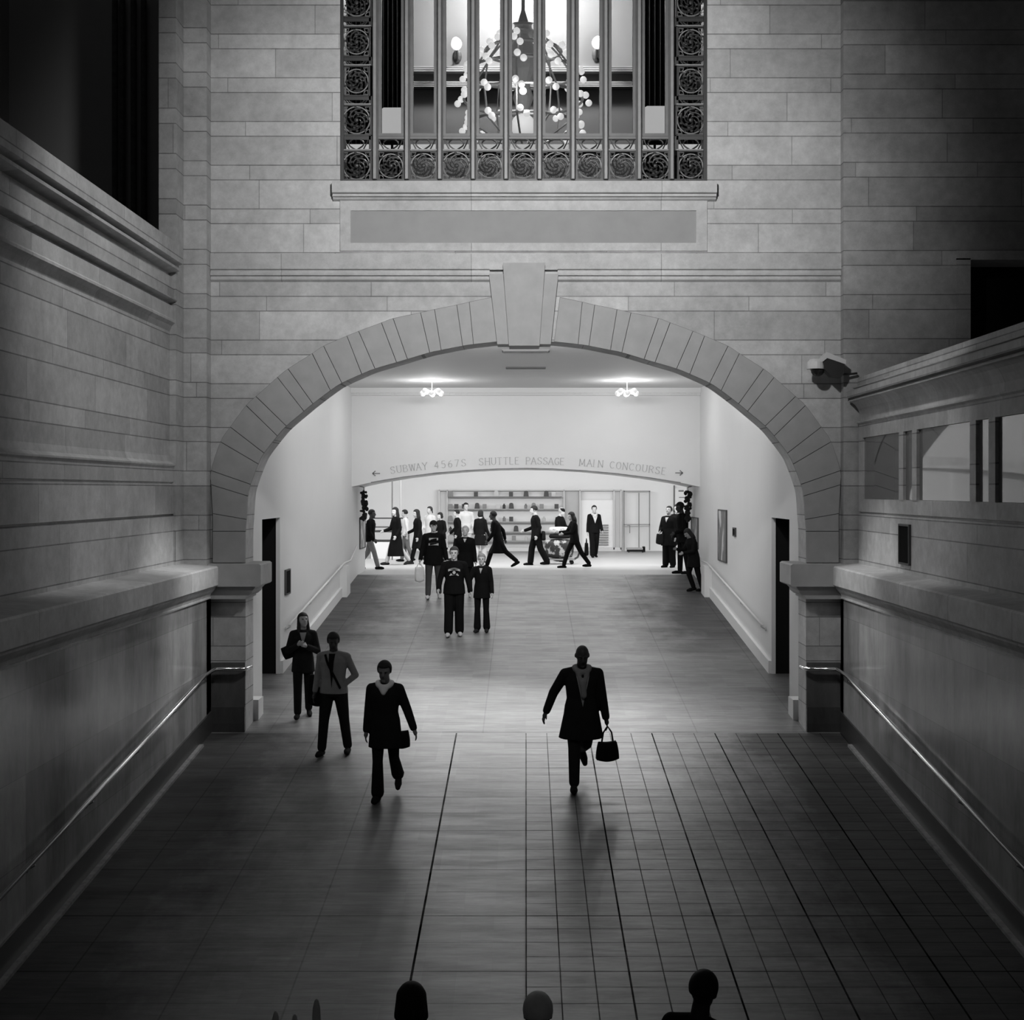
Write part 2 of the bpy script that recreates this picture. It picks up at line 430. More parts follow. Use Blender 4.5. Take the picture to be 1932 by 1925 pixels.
# left upper wall
L1 = 4.93
profile_wall('wall_left', -1, [(L1+0.5, 2.40), (L1, 2.40), (L1, 3.14), (L1+0.03, 3.145), (L1+0.03, 3.165), (L1, 3.17), (L1, 3.585), (L1+0.02, 3.59), (L1+0.02, 3.61), (L1, 3.615), (L1, 3.82),
    (L1-0.02, 3.84), (L1-0.02, 3.86), (L1+0.04, 3.90), (L1+0.06, 3.98), (L1+0.06, 5.72), (L1+0.03, 5.80), (L1-0.02, 5.84), (L1-0.02, 5.87), (L1, 5.89), (L1, 6.07),
    (L1+0.06, 6.075), (L1+0.06, 6.12), (L1-0.05, 6.145), (L1-0.05, 6.16), (L1, 6.175), (L1, 6.47), (L1+0.07, 6.475), (L1+0.07, 6.54), (L1-0.09, 6.565), (L1-0.09, 6.60), (L1-0.02, 6.605), (L1-0.02, 6.64),
    (L1-0.13, 6.66), (L1-0.13, 6.90), (L1-0.05, 6.93), (L1+0.5, 6.93)], Y0, 19.30, M['side'])
# right upper wall, in one profile with a recess for the marble panels
R1 = 4.77
profile_wall('wall_right', 1, [(R1+0.5, 2.40), (R1, 2.40), (R1, 3.165), (R1+0.03, 3.17), (R1+0.03, 3.19), (R1, 3.195), (R1, 3.375), (R1+0.05, 3.375), (R1+0.05, 4.24), (R1, 4.24),
    (R1, 4.44), (R1-0.03, 4.46), (R1-0.03, 4.48), (R1+0.02, 4.49), (R1+0.02, 4.58), (R1-0.01, 4.66), (R1-0.05, 4.72), (R1-0.10, 4.755), (R1-0.14, 4.765), (R1-0.14, 4.785), (R1-0.08, 4.79), (R1-0.08, 4.815), (R1-0.17, 4.82),
    (R1-0.17, 4.91), (R1-0.06, 4.92), (R1-0.06, 4.95), (R1-0.09, 4.955), (R1-0.09, 4.97), (R1-0.02, 4.975), (R1-0.01, 5.11), (R1+0.5, 5.12)], Y0, 19.75, M['side'])
bm = NB(); box(bm, R1+0.0005, R1+0.12, 19.50, 19.75, 3.375, 4.24)
y = 19.5
def post(d0, d1): box(bm, R1-0.012, R1+0.10, min(d0, d1), max(d0, d1), 3.375, 4.24)
for k in range(5):
    post(17.38-2.81*k, 17.58-2.81*k); post(16.78-2.81*k, 16.98-2.81*k)
obj('trim_9', bm, M['side'], kind='structure')
m, n = mat('polished panel glass'); n.b.inputs['Base Color'].default_value = (0.16, 0.16, 0.16, 1)
n.b.inputs['Roughness'].default_value = 0.03; n.b.inputs['IOR'].default_value = 2.3; n.b.inputs['Specular IOR Level'].default_value = 0.5
M['gloss'] = m
edges = [19.50]+[v for k in range(5) for v in (17.58-2.81*k, 17.38-2.81*k, 16.98-2.81*k, 16.78-2.81*k)]
wi = 1
segs = [(19.50, 17.58)]
for k in range(4):
    segs += [(17.38-2.81*k, 16.98-2.81*k), (16.78-2.81*k, 14.77-2.81*k)]
for a, b in segs:
    bm = NB(); box(bm, R1+0.025, R1+0.048, b, a, 3.378, 4.238)
    obj('window_%d' % (wi+1), bm, M['gloss'], kind='structure'); wi += 1

for s, up, yend, nm in ((-1, L1, 19.30, 'left'), (1, R1, 19.75, 'right')):
    # ledge with cove below
    bm = NB()
    prism(bm, [(s*x, z) for x, z in [(up+0.3, 2.45), (up, 2.45), (4.43, 2.41), (4.41, 2.39), (4.41, 2.14), (4.43, 2.12), (4.46, 2.115), (4.46, 2.09), (4.49, 2.05), (4.53, 2.01), (4.55, 1.965), (4.535, 1.96), (4.535, 1.94), (4.57, 1.935), (up+0.3, 1.93)]], 'Y', Y0, 19.84)
    obj('trim_10' if s < 0 else 'trim_11', bm, M['band_side'], kind='structure')
    # dado
    bm = NB()
    pts = [(Y0, floor_z(Y0)-0.3), (20.0, -0.3), (20.0, 1.95), (Y0, 1.95)]
    prism(bm, pts, 'X', s*4.57, s*4.95)
    obj('wall_%s_dado' % nm, bm, M['dado'], kind='structure')
    # base and kerb
    bm = NB()
    prism(bm, [(Y0, floor_z(Y0)-0.1), (19.99, -0.1), (19.99, 0.30), (Y0, floor_z(Y0)+0.30)], 'X', s*4.545, s*4.62)
    obj('baseboard_%s' % nm, bm, M['darkstone'], kind='structure')
    bm = NB()
    k0 = 19.2
    prism(bm, [(Y0, floor_z(Y0)-0.1), (k0, floor_z(k0)-0.1), (k0, floor_z(k0)+0.035), (Y0, floor_z(Y0)+0.035)], 'X', s*4.485, s*4.56)
    obj('trim_12' if s < 0 else 'trim_13', bm, plain('worn kerb stone', 0.26, 0.35, 0.6, 0.9, 12), kind='structure')
    # pier: cap, dark stone below the rail, base
    bm = NB()
    x0, x1 = (3.80, 4.56)
    prism(bm, [(s*x, z) for x, z in [(4.56, 2.44), (3.83, 2.44), (3.80, 2.42), (3.80, 2.14), (3.82, 2.12), (3.86, 2.115), (4.56, 2.115)]], 'Y', 19.76, 20.62)
    prism(bm, [(s*x, z) for x, z in [(4.56, 2.115), (3.90, 2.115), (3.90, 2.09), (3.94, 2.05), (3.94, 2.02), (4.00, 1.97), (4.03, 1.96), (4.03, 1.93), (4.56, 1.93)]], 'Y', 19.84, 20.60)
    obj('trim_14' if s < 0 else 'trim_15', bm, M['vous'], kind='structure')
    bm = NB(); box(bm, min(s*4.075, s*4.56), max(s*4.075, s*4.56), 19.975, 20.0, 0.36, 1.0)
    box(bm, min(s*4.07, s*4.56), max(s*4.07, s*4.56), 19.95, 20.0, -0.2, 0.36)
    obj('trim_16' if s < 0 else 'trim_17', bm, M['dado_dark'], kind='structure')

# dark upper volume left of the parapet: far wall with faint slender shafts
bm = NB(); box(bm, -9.3, -9.0, 5, 26, 3, 13); box(bm, -9.3, -5.14, 24.0, 24.3, 3, 13)
obj('wall_left_far', bm, plain('unlit dark stone', 0.5, 0.9, 0.1), kind='structure')
for i, px in enumerate((217, 231, 252, 271)):
    bm = NB(); D = 23.9; x = (px-CX)*D/F; tube(bm, [(x, D, 4.0), (x, D, 12.0)], 0.05, 10)
    obj('trim_%d' % (18+i), bm, plain('dim stone shaft', 0.12, 0.7, 0.3, 0.6, 8), kind='structure')

# ---------------------------------------------------------------- passage behind the arch
PX = 4.22
for s, nm in ((-1, 'left'), (1, 'right')):
    bm = NB()
    dn, df, dz = 22.06, 23.66, 3.03
    # wall in pieces round the door opening
    def pb(a, b, z0, z1): box(bm, min(s*PX, s*(PX+0.07)), max(s*PX, s*(PX+0.07)), a, b, z0, z1)
    pb(20.55, dn, -0.3, 6.0); pb(df, 36.2, -0.3, 6.0); pb(dn, df, dz, 6.0)
    obj('wall_passage_%s' % nm, bm, M['white'], kind='structure')
    # alcove behind the door opening
    bm = NB()
    xa, xb = s*(PX+0.07), s*(PX+1.6)
    box(bm, min(xa, xb), max(xa, xb), dn-0.1, dn-0.02, -0.2, 3.3); box(bm, min(xa, xb), max(xa, xb), df+0.02, df+0.1, -0.2, 3.3)
    box(bm, min(xb, xb+s*0.1), max(xb, xb+s*0.1), dn-0.1, df+0.1, -0.2, 3.3); box(bm, min(xa, xb), max(xa, xb), dn-0.1, df+0.1, dz+0.02, dz+0.2)
    box(bm, min(xa, xb), max(xa, xb), dn-0.1, df+0.1, -0.2, floor_z(22)+0.02)
    obj('door_2' if s < 0 else 'door_3', bm, M['black'], kind='structure')
    bm = NB()   # low sloping base block along the ramp and upstand
    prism(bm, [(df+0.02, floor_z(df)-0.1), (31.8, floor_z(31.8)-0.1), (31.8, floor_z(31.8)+0.22), (df+0.02, floor_z(df)+0.22)], 'X', s*(PX-0.05), s*(PX+0.01))
    obj('baseboard_passage_%s' % nm, bm, M['white'], kind='structure')
    bm = NB()   # end block of the ramp wall
    bx = sorted((s*(PX-0.16), s*(PX+0.02)))
    box(bm, bx[0], bx[1], 31.3, 31.9, 0.9, 1.78)
    obj('trim_22' if s < 0 else 'trim_23', bm, M['white'], kind='structure')
    bm = NB()   # stepped jamb foot
    bx = sorted((s*(4.0), s*(PX+0.01)))
    box(bm, bx[0], bx[1], 20.62, 21.0, -0.2, 0.36)
    obj('trim_24' if s < 0 else 'trim_25', bm, M['white'], kind='structure')
# ceiling and cornice
bm = NB(); box(bm, -4.9, 4.9, 20.5, 36.2, 5.97, 6.15)
obj('ceiling', bm, M['cream'], kind='structure')
bm = NB()
for a in ((-PX, PX, 33.22, 33.40, 5.85, 5.97), (-PX, PX, 33.28, 33.40, 5.79, 5.85)): box(bm, *a)
for i in range(60):
    x = -PX+0.07+i*2*PX/60; box(bm, x, x+0.06, 33.25, 33.30, 5.80, 5.85)
obj('trim_26', bm, M['cream'], kind='structure')
for i, (y0, y1) in enumerate(((24.2, 24.6), (27.6, 27.85))):
    bm = NB(); box(bm, -0.42+0.02*i, 0.42-0.02*i, y0, y1, 5.955, 5.975)
    for q in range(4):
        yy = y0+(y1-y0)*(q+0.5)/4; box(bm, -0.40, 0.40, yy-0.02, yy+0.02, 5.945, 5.957)
    tag(obj('ceiling_vent', bm, plain('grey slot vent', 0.10, 0.7)), ('dark slot vent in the passage ceiling nearest the keystone', 'smaller faint slot vent in the passage ceiling further in')[i], 'vent')
# sign beam with segmental underside
bm = NB()
DS = 33.4
sof = [(660, 919), (700, 910.5), (760, 900.5), (820, 893), (880, 888), (940, 885), (992, 884), (1044, 885), (1104, 888.5), (1164, 894), (1224, 901.5), (1284, 911), (1324, 919)]
pts = [W(x, y, DS) for x, y in sof]
pts[0] = (-PX-0.02, pts[0][1]); pts[-1] = (PX+0.02, pts[-1][1])
prism(bm, pts+[(PX+0.02, 5.97), (-PX-0.02, 5.97)], 'Y', DS, 36.2)
obj('wall_sign_beam', bm, M['white'], kind='structure')
bm = NB()
pp = pts[1:-1]
for a, b in zip(pp[:-1], pp[1:]):
    prism(bm, [(a[0], a[1]-0.012), (b[0], b[1]-0.012), (b[0], b[1]+0.012), (a[0], a[1]+0.012)], 'Y', DS-0.03, DS+0.0)
obj('trim_27', bm, plain('mottled bronze edge', 0.22, 0.6, 0.3, 0.9, 3), kind='structure')  # mottled grey strip along the lower edge of the beam
# corridor shell
bm = NB(); box(bm, -12, 12, 48.2, 48.5, 1.2, 5.6); obj('wall_back', bm, M['white'], kind='structure')
bm = NB(); box(bm, -12, 12, 36.2, 48.5, 5.4, 5.6); obj('ceiling_corridor', bm, M['cream'], kind='structure')
for s, nm in ((-1, 'left'), (1, 'right')):
    bm = NB(); bx = sorted((s*12, s*12.3)); box(bm, bx[0], bx[1], 35.8, 48.5, 1.0, 5.6)
    bx = sorted((s*(PX+0.05), s*12)); box(bm, bx[0], bx[1], 35.9, 36.2, 1.0, 5.6)
    obj('wall_corridor_%s' % nm, bm, M['white'], kind='structure')

# ---------------------------------------------------------------- upper room seen through the window
bm = NB()
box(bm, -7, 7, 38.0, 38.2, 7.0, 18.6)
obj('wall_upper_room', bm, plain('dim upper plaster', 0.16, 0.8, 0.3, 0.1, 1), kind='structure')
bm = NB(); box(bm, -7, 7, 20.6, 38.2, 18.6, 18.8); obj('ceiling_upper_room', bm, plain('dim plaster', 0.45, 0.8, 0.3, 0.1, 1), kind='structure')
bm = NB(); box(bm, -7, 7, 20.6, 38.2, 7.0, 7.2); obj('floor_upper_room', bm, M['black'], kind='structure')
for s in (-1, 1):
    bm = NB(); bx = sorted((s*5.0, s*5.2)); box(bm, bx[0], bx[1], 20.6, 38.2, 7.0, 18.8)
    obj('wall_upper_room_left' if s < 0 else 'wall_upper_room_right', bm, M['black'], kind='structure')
for i, yy in enumerate((131, 160)):   # mouldings across the back wall
    bm = NB(); z = W(0, yy, 37.9)[1]
    for q in range(3): box(bm, -5, 5, 37.75+0.05*q, 38.0, z-0.10+0.07*q, z-0.06+0.07*q)
    obj('trim_%d' % (28+i), bm, plain('pale moulding', 0.24, 0.5), kind='structure')

# ---------------------------------------------------------------- the bronze window
DW = 20.06
win = thing('window_1', 'tall bronze grille window above the sill', 'window', (0, 0, 0))
del win['category']; del win['label']; win['kind'] = 'structure'
def circle_panel_bm(w, h, variant):
    rnd = random.Random(variant*7+3); bm = NB()
    r = min(w, h)*0.46
    circ = [(r*math.cos(t*2*PI/28), 0, r*math.sin(t*2*PI/28)) for t in range(28)]
    tube(bm, circ, 0.010, 5, 1, closed=True)
    for sx in (-1, 1):
        for sz in (-1, 1):
            cx, cz = sx*(w*0.5-0.055), sz*(h*0.5-0.055)
            tube(bm, [(cx+sx*0.035, 0, cz+sz*0.035), (cx-sx*0.03, 0, cz+sz*0.03), (cx-sx*0.012, 0, cz-sz*0.012), (cx+sx*0.03, 0, cz-sz*0.03)], 0.009, 4, 1, closed=True)
    # scrolling leaves inside the ring
    for k in range(5):
        a0 = k*2*PI/5+variant*0.7
        pts = []
        for q in range(9):
            a = a0+q*0.34; rr = r*(0.90-0.085*q)
            pts.append((rr*math.cos(a), -0.004, rr*math.sin(a)))
        tube(bm, pts, [0.016-0.001*q for q in range(9)], 5, 0)
        for q in (1, 3, 5, 7):
            p = Vector(pts[q]); aa = a0+q*0.34+rnd.uniform(-1, 1)
            ellipsoid(bm, p+Vector((0.03*math.cos(aa), 0, 0.03*math.sin(aa))), 0.026, 0.012, 0.018, 6, 4, 0)
    ellipsoid(bm, (0, -0.005, 0), 0.035, 0.02, 0.035, 8, 5, 0)
    for sx in (-1, 1): box(bm, sx*w/2-0.012, sx*w/2+0.012, -0.012, 0.012, -h/2, h/2, 0)
    for sz in (-1, 1): box(bm, -w/2, w/2, -0.012, 0.012, sz*h/2-0.012, sz*h/2+0.012, 0)
    return bm
def shell_panel_bm(w, h):
    bm = NB()
    for sx in (-1, 1):
        pts = [(sx*(0.02+0.09*math.sin(t)), 0, -h*0.42+h*0.8*t/PI) for t in [PI*q/8 for q in range(9)]]
        tube(bm, pts, 0.012, 5, 0)
        tube(bm, [(sx*0.10, 0, -h*0.45), (sx*0.15, 0, 0), (sx*w*0.42, 0, h*0.42)], 0.010, 5, 0)
        box(bm, sx*w/2-0.03, sx*w/2+0.03, -0.012, 0.012, -h/2, h/2, 0)
    box(bm, -w/2, w/2, -0.012, 0.012, h/2-0.055, h/2, 0); box(bm, -w/2, w/2, -0.015, 0.015, -h/2, -h/2+0.018, 1)
    return bm
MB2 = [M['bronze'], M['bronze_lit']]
mull_px = [707.3, 767.5, 829.6, 892.5, 954.6, 1018, 1081, 1143, 1206, 1267.5]
cellpx = [(645, 700)]+[(mull_px[i]+6, mull_px[i+1]-6) for i in range(9)]+[(1275, 1332)]
_pc = {}
def panel(name, px0, px1, py0, py1, kind, variant):
    w_, h_ = (px1-px0)*DW/F, (py1-py0)*DW/F
    key = (kind, variant, round(h_, 2))
    if key not in _pc:
        bm = circle_panel_bm(w_, h_, variant) if kind == 'c' else shell_panel_bm(w_, h_)
        o = obj(name, bm, MB2, win); _pc[key] = o.data
    else:
        o = bpy.data.objects.new(name, _pc[key]); C.objects.link(o); o.parent = win
    x, z = W((px0+px1)/2, (py0+py1)/2, DW); o.location = (x, DW, z)
for i, (a, b) in enumerate(cellpx):
    panel('scroll_panel', a, b, 285, 341, 'c', i % 3)
    panel('shell_panel', a, b, 257, 284, 's', 0)
for a, b in (cellpx[0], cellpx[-1]):
    y1 = 255
    for k in range(6):
        panel('scroll_panel', a, b, y1-56, y1, 'c', k % 3); panel('shell_panel', a, b, y1-73, y1-57, 's', 1); y1 -= 74
# outer frame
bm = NB()
fa, _ = W(642, 0); fb, _ = W(1334, 0); zb = W(0, 342)[1]
box(bm, fa, fa+0.05, 19.99, 20.3, zb, ZT+0.3); box(bm, fb-0.05, fb, 19.99, 20.3, zb, ZT+0.3); box(bm, fa, fb, 20.0, 20.3, zb, zb+0.035)
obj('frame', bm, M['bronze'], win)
for px in mull_px:
    bm = NB(); x = (px-CX)*19.98/F; zb2 = W(0, 339)[1]
    prism(bm, [(x-0.045, 20.02), (x-0.02, 19.93), (x+0.02, 19.93), (x+0.045, 20.02), (x+0.045, 20.14), (x-0.045, 20.14)], 'Z', zb2, ZT+0.3)
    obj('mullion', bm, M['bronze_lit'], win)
for i in range(9):
    a, b = mull_px[i]+5, mull_px[i+1]-5
    bm = NB(); xa, xb = W(a, 0)[0], W(b, 0)[0]
    z0 = W(0, 255)[1]
    box(bm, xa, xb, 20.02, 20.10, z0-0.05, z0-0.015); box(bm, xa, xb, 20.05, 20.12, z0-0.015, z0+0.04)
    box(bm, xa, xa+0.05, 20.06, 20.14, z0, ZT+0.3); box(bm, xb-0.05, xb, 20.06, 20.14, z0, ZT+0.3)
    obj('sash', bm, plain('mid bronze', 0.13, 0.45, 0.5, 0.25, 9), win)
m, n = mat('clear window glass'); n.b.inputs['Transmission Weight'].default_value = 1.0
n.b.inputs['Roughness'].default_value = 0.0; n.b.inputs['IOR'].default_value = 1.05; n.b.inputs['Base Color'].default_value = (0.95, 0.95, 0.95, 1)
M['glass'] = m
for i in range(9):
    bm = NB(); box(bm, W(mull_px[i]+8, 0)[0], W(mull_px[i+1]-8, 0)[0], 20.09, 20.096, W(0, 254)[1], ZT+0.3)
    obj('pane', bm, M['glass'], win)

# ---------------------------------------------------------------- upper room contents
for i, (xa, xb) in enumerate(((-4.95, -3.35), (3.05, 4.95))):
    bm = NB()
    pts = []; nn = 26
    for k in range(nn+1):
        x = xa+(xb-xa)*k/nn; pts.append((x, 37.2+(0.07 if k % 2 else -0.07)))
    prism(bm, pts+[(xb, 37.5), (xa, 37.5)], 'Z', 7.2, 18.6)
    tag(obj('curtain', bm, plain('dark curtain cloth', 0.012, 0.9, 0.1)), ('dark pleated drape hanging behind the left window panes', 'dark pleated drape hanging behind the right window panes')[i], 'curtain')
for i, (a, b_, c, d) in enumerate(((717, 760, 203, 262), (1214, 1259, 200, 262))):  # glowing panels for lit openings; case shape and stand made up
    D = 23.0; x0, z1 = W(a, c, D); x1, z0 = W(b_, d, D)
    t = thing('lit_opening', ('small bright lit opening glowing behind the lower left window pane', 'small bright lit opening glowing behind the lower right window pane')[i], 'lit opening', ((x0+x1)/2, D, z0))
    bm = NB(); w2 = (x1-x0)/2
    prism(bm, [(-w2, 0), (w2, 0), (w2, z1-z0), (-w2+0.06, z1-z0), (-w2, z1-z0-0.04)], 'Y', 0, 0.25)
    obj('light_box', bm, plain('glowing opening front', 0.5, 0.6, 0.2, 0.0, emit=0.38), t)
    bm = NB(); box(bm, -w2-0.02, w2+0.02, -0.01, 0.26, -0.04, 0.0); box(bm, -0.02, 0.02, 0.1, 0.15, 7.2-z0, -0.04)
    obj('stand', bm, M['bronze'], t)
bm = NB()  # tube and trough made up to glow as a bright band
za = W(0, 283, 24.0)[1]; zb_ = W(0, 271, 24.0)[1]
xa, xb = W(640, 0, 24)[0], W(1338, 0, 24)[0]
t = thing('glow_strip', 'long low added glow strip behind the shell band of the window', 'lamp', (0, 24.0, za))
tube(bm, [(xa, 0.05, (zb_-za)/2), (xb, 0.05, (zb_-za)/2)], (zb_-za)/2, 10); obj('glow_tube', bm, plain('glowing strip tube', 0.6, 0.5, 0.2, 0, emit=0.40), t)
bm = NB(); box(bm, xa, xb, -0.03, 0.15, -0.10, 0.0); box(bm, -3, -2.9, 0.0, 0.1, 7.2-za, -0.1); box(bm, 2.9, 3, 0.0, 0.1, 7.2-za, -0.1); obj('trough', bm, M['bronze'], t)

# chandelier behind the window
CD = 29.0
cx_, cz_ = W(987, 160, CD)
ch = thing('chandelier', 'great egg shaped chandelier of globe bulbs behind the tall window', 'chandelier', (cx_, CD, cz_))
s_ = CD/F
frame_m = plain('gilded metal', 0.42, 0.35, 0.6, 0.2, 8, emit=0.03)  # faint glow put into the metal of frame and stem
globe_m = plain('glowing globe glass', 0.8, 0.4, 0.3, 0, emit=0.62)
rings = [(67, 38), (98, 72), (138, 104), (188, 112), (238, 104)]
bm = NB()
for py, pr in rings:
    r = pr*s_; z = (160-py)*s_
    tube(bm, [(r*math.cos(a*2*PI/32), r*math.sin(a*2*PI/32), z) for a in range(32)], 0.03, 6, closed=True)
for k in range(10):
    a = k*2*PI/10+0.2
    tube(bm, [(pr*s_*0.93*math.cos(a), pr*s_*0.93*math.sin(a), (160-py)*s_) for py, pr in [(48, 8), (58, 26)]+rings+[(262, 60), (275, 20)]], 0.022, 5)
obj('frame', bm, frame_m, ch)
bm = NB()
for py, pr in [(20, 3), (45, 6), (56, 26), (62, 34)]: pass
tube(bm, [(0, 0, (160-py)*s_) for py in (-160, -60, 20, 44, 52, 58, 66)], [0.03, 0.03, 0.04, 0.12, 0.38, 0.42, 0.30], 14)
tube(bm, [(0, 0, (160-py)*s_) for py in (66, 90, 110, 135, 160, 185, 210)], [0.10, 0.26, 0.38, 0.30, 0.14, 0.22, 0.12], 14)
obj('stem', bm, frame_m, ch)
bm = NB(); ellipsoid(bm, (0, 0, (160-238)*s_), 0.26, 0.26, 0.26, 18, 10); obj('bowl', bm, plain('glowing glass bowl', 0.8, 0.4, 0.3, 0, emit=0.5), ch, smooth=True)
bm = NB(); rnd = random.Random(4)
ellipsoid(bm, (0, 0, 0), 0.072, 0.072, 0.072, 10, 7)
g0 = obj('globe_bulb', bm, globe_m, ch, smooth=True); first = True
for ri, (py, pr) in enumerate(rings):
    nn = (6, 9, 11, 12, 11)[ri]
    for k in range(nn):
        a = k*2*PI/nn+ri*0.31
        for q in range(2):
            o = g0 if first else g0.copy()
            if not first: C.objects.link(o)
            first = False
            rr = pr*s_+0.07+0.06*q; aa = a+(0.0, 0.06)[q]*2.0/max(pr*s_, 0.4)
            o.location = (rr*math.cos(aa), rr*math.sin(aa), (160-py)*s_+(0.05, -0.08)[q])
point('chandelier_glow', (cx_, CD-1.45, cz_-0.55), 16, 0.07)
for i, (px, py) in enumerate(((861, 83), (1127, 81))):
    D = 37.4; x, z = W(px, py, D)
    t = thing('wall_sconce', ('glaring wall lamp on the far wall, left of the chandelier', 'glaring wall lamp on the far wall, right of the chandelier')[i], 'lamp', (x, D, z))
    bm = NB(); ellipsoid(bm, (0, 0, 0), 0.15, 0.15, 0.17, 14, 9); obj('globe', bm, plain('bright sconce globe', 0.8, 0.4, 0.3, 0, emit=0.8), t, smooth=True)
    bm = NB(); tube(bm, [(0, 0.10, -0.12), (0, 0.5, -0.25), (0, 0.62, -0.1)], 0.03, 6); ellipsoid(bm, (0, 0.58, -0.15), 0.12, 0.04, 0.2, 10, 6); obj('bracket', bm, M['bronze'], t)
    point('sconce_light', (x, D-0.25, z), (90, 70)[i], 0.1)

# ---------------------------------------------------------------- lamp housing beside the arch, wall plates, posters
x, z = W(1560, 692, 19.8)
t = thing('wall_lamp', 'boxy white and dark lamp housing high on the wall right of the arch', 'lamp', (x, 19.75, z))
k = 19.7/F
bm = NB(); prism(bm, [(-0.14, 0.09), (-0.05, 0.165), (0.20, 0.055), (0.20, -0.10), (0.15, -0.175), (0.02, -0.16), (-0.08, -0.06), (-0.14, -0.04)], 'Y', -0.19, 0.0)
obj('housing', bm, plain('dark lamp housing', 0.03, 0.5, 0.5, 0.2), t)
bm = NB(); prism(bm, [(-0.17, 0.06), (-0.055, 0.185), (0.215, 0.075), (0.215, 0.01), (-0.05, 0.10), (-0.15, 0.02)], 'Y', -0.21, 0.01)
obj('hood', bm, plain('pale lamp hood', 0.75, 0.5, 0.4, 0.1), t)
bm = NB(); tube(bm, [(-0.20, -0.12, 0.09), (-0.20, -0.12, 0.05), (-0.20, -0.12, -0.01), (-0.20, -0.12, -0.05)], [0.08, 0.115, 0.125, 0.125], 18)
obj('shade', bm, plain('white lamp shade', 0.85, 0.4, 0.4, 0.1), t)
bm = NB(); ellipsoid(bm, (-0.17, -0.12, -0.06), 0.10, 0.09, 0.10, 14, 8); obj('lens', bm, plain('dark lamp lens', 0.02, 0.2, 0.5), t, smooth=True)
bm = NB(); tube(bm, [(0.18, -0.08, -0.12), (0.30, -0.03, -0.115), (0.42, -0.005, -0.10)], 0.018, 6)
obj('bracket', bm, plain('dark lamp housing', 0.03, 0.5, 0.5, 0.2), t)

def plate(s, px0, px1, py0, py1, X, label, name='wall_plate', m=None, rim=True, t_=0.02):
    d0 = X*F/abs(px0-CX); d1 = X*F/abs(px1-CX); a, b_ = min(d0, d1), max(d0, d1); mid = (a+b_)/2
    z0 = 3.5-(py1-HOR)*mid/F; z1 = 3.5-(py0-HOR)*mid/F
    t = thing(name, label, name.replace('_', ' ').replace('wall plate', 'plate'), (s*X, mid, (z0+z1)/2))
    h = (z1-z0)/2; w_ = (b_-a)/2
    bm = NB(); xs = sorted((0, -s*t_)); box(bm, xs[0], xs[1], -w_, w_, -h, h)
    obj('panel', bm, m or plain('dark metal plate', 0.012, 0.95, 0.05), t)
    if rim:
        bm = NB(); xs = sorted((0, -s*(t_+0.012))); r = 0.025
        box(bm, xs[0], xs[1], -w_-r, -w_, -h-r, h+r); box(bm, xs[0], xs[1], w_, w_+r, -h-r, h+r)
        box(bm, xs[0], xs[1], -w_, w_, h, h+r); box(bm, xs[0], xs[1], -w_, w_, -h-r, -h)
        obj('frame', bm, plain('thin plate frame', 0.06, 0.5, 0.4), t)
    return t
plate(1, 1700, 1718, 993, 1062, R1, 'dark square grille on the right side wall above the ledge')
plate(-1, 537, 545, 1077, 1119, PX, 'dark square plate on the passage wall beyond the left doorway')
plate(1, 1385, 1389, 998, 1010, PX, 'tiny dark plate on the right passage wall beside the tall poster')
def blob_mat(name, a, b_, scale, thr, st=(1, 1, 1)):
    m, n = mat(name); co, xyz = n.coords()
    f = n.noise(co, scale, 4, st); s1 = n.math('MULTIPLY', n.math('SUBTRACT', f, thr), 14.0, clamp=True)
    v = n.math('MULTIPLY_ADD', s1, b_-a, a); n.l.new(n.rgb(v), n.b.inputs['Base Color']); n.b.inputs['Roughness'].default_value = 0.5
    return m
plate(1, 1357, 1372, 964, 1058, PX, 'tall framed poster on the right passage wall before its end', 'poster', blob_mat('grey poster print', 0.15, 0.6, 3.0, 0.52, (1, 1, 0.4)))
for s, nm in ((-1, 'left'), (1, 'right')):
    plate(s, 678 if s < 0 else 1306, 688 if s < 0 else 1318, 978, 1033, PX, 'pale framed notice low at the %s end of the passage wall' % nm, 'notice', blob_mat('pale notice %s' % nm, 0.25, 0.55, 2.5, 0.5))
    # hanging basket of dark foliage above the notice
    D = 34.6; px = 681 if s < 0 else 1323
    xx, zz_ = W(px, 942, D)
    t = thing('hanging_basket', 'dark trailing foliage hanging at the %s edge under the sign beam' % nm, 'plant', (s*(PX-0.15), D, zz_))
    rnd = random.Random(5+s)
    bm = NB()
    for q in range(46):
        a = rnd.uniform(0, 2*PI); zz2 = rnd.uniform(-0.55, 0.2); r = rnd.uniform(0.0, 0.09)*(1.0 if zz2 > -0.3 else 0.7)
        ellipsoid(bm, (r*math.cos(a), r*math.sin(a), zz2), rnd.uniform(0.03, 0.06), rnd.uniform(0.03, 0.06), rnd.uniform(0.03, 0.07), 6, 4)
    obj('foliage', bm, plain('dark foliage', 0.012, 0.8, 0.2), t)
    bm = NB(); tube(bm, [(0, 0, 0.1), (0, 0, 0.30), (s*0.2, 0, 0.34)], 0.012, 5); obj('hook', bm, M['bronze'], t)

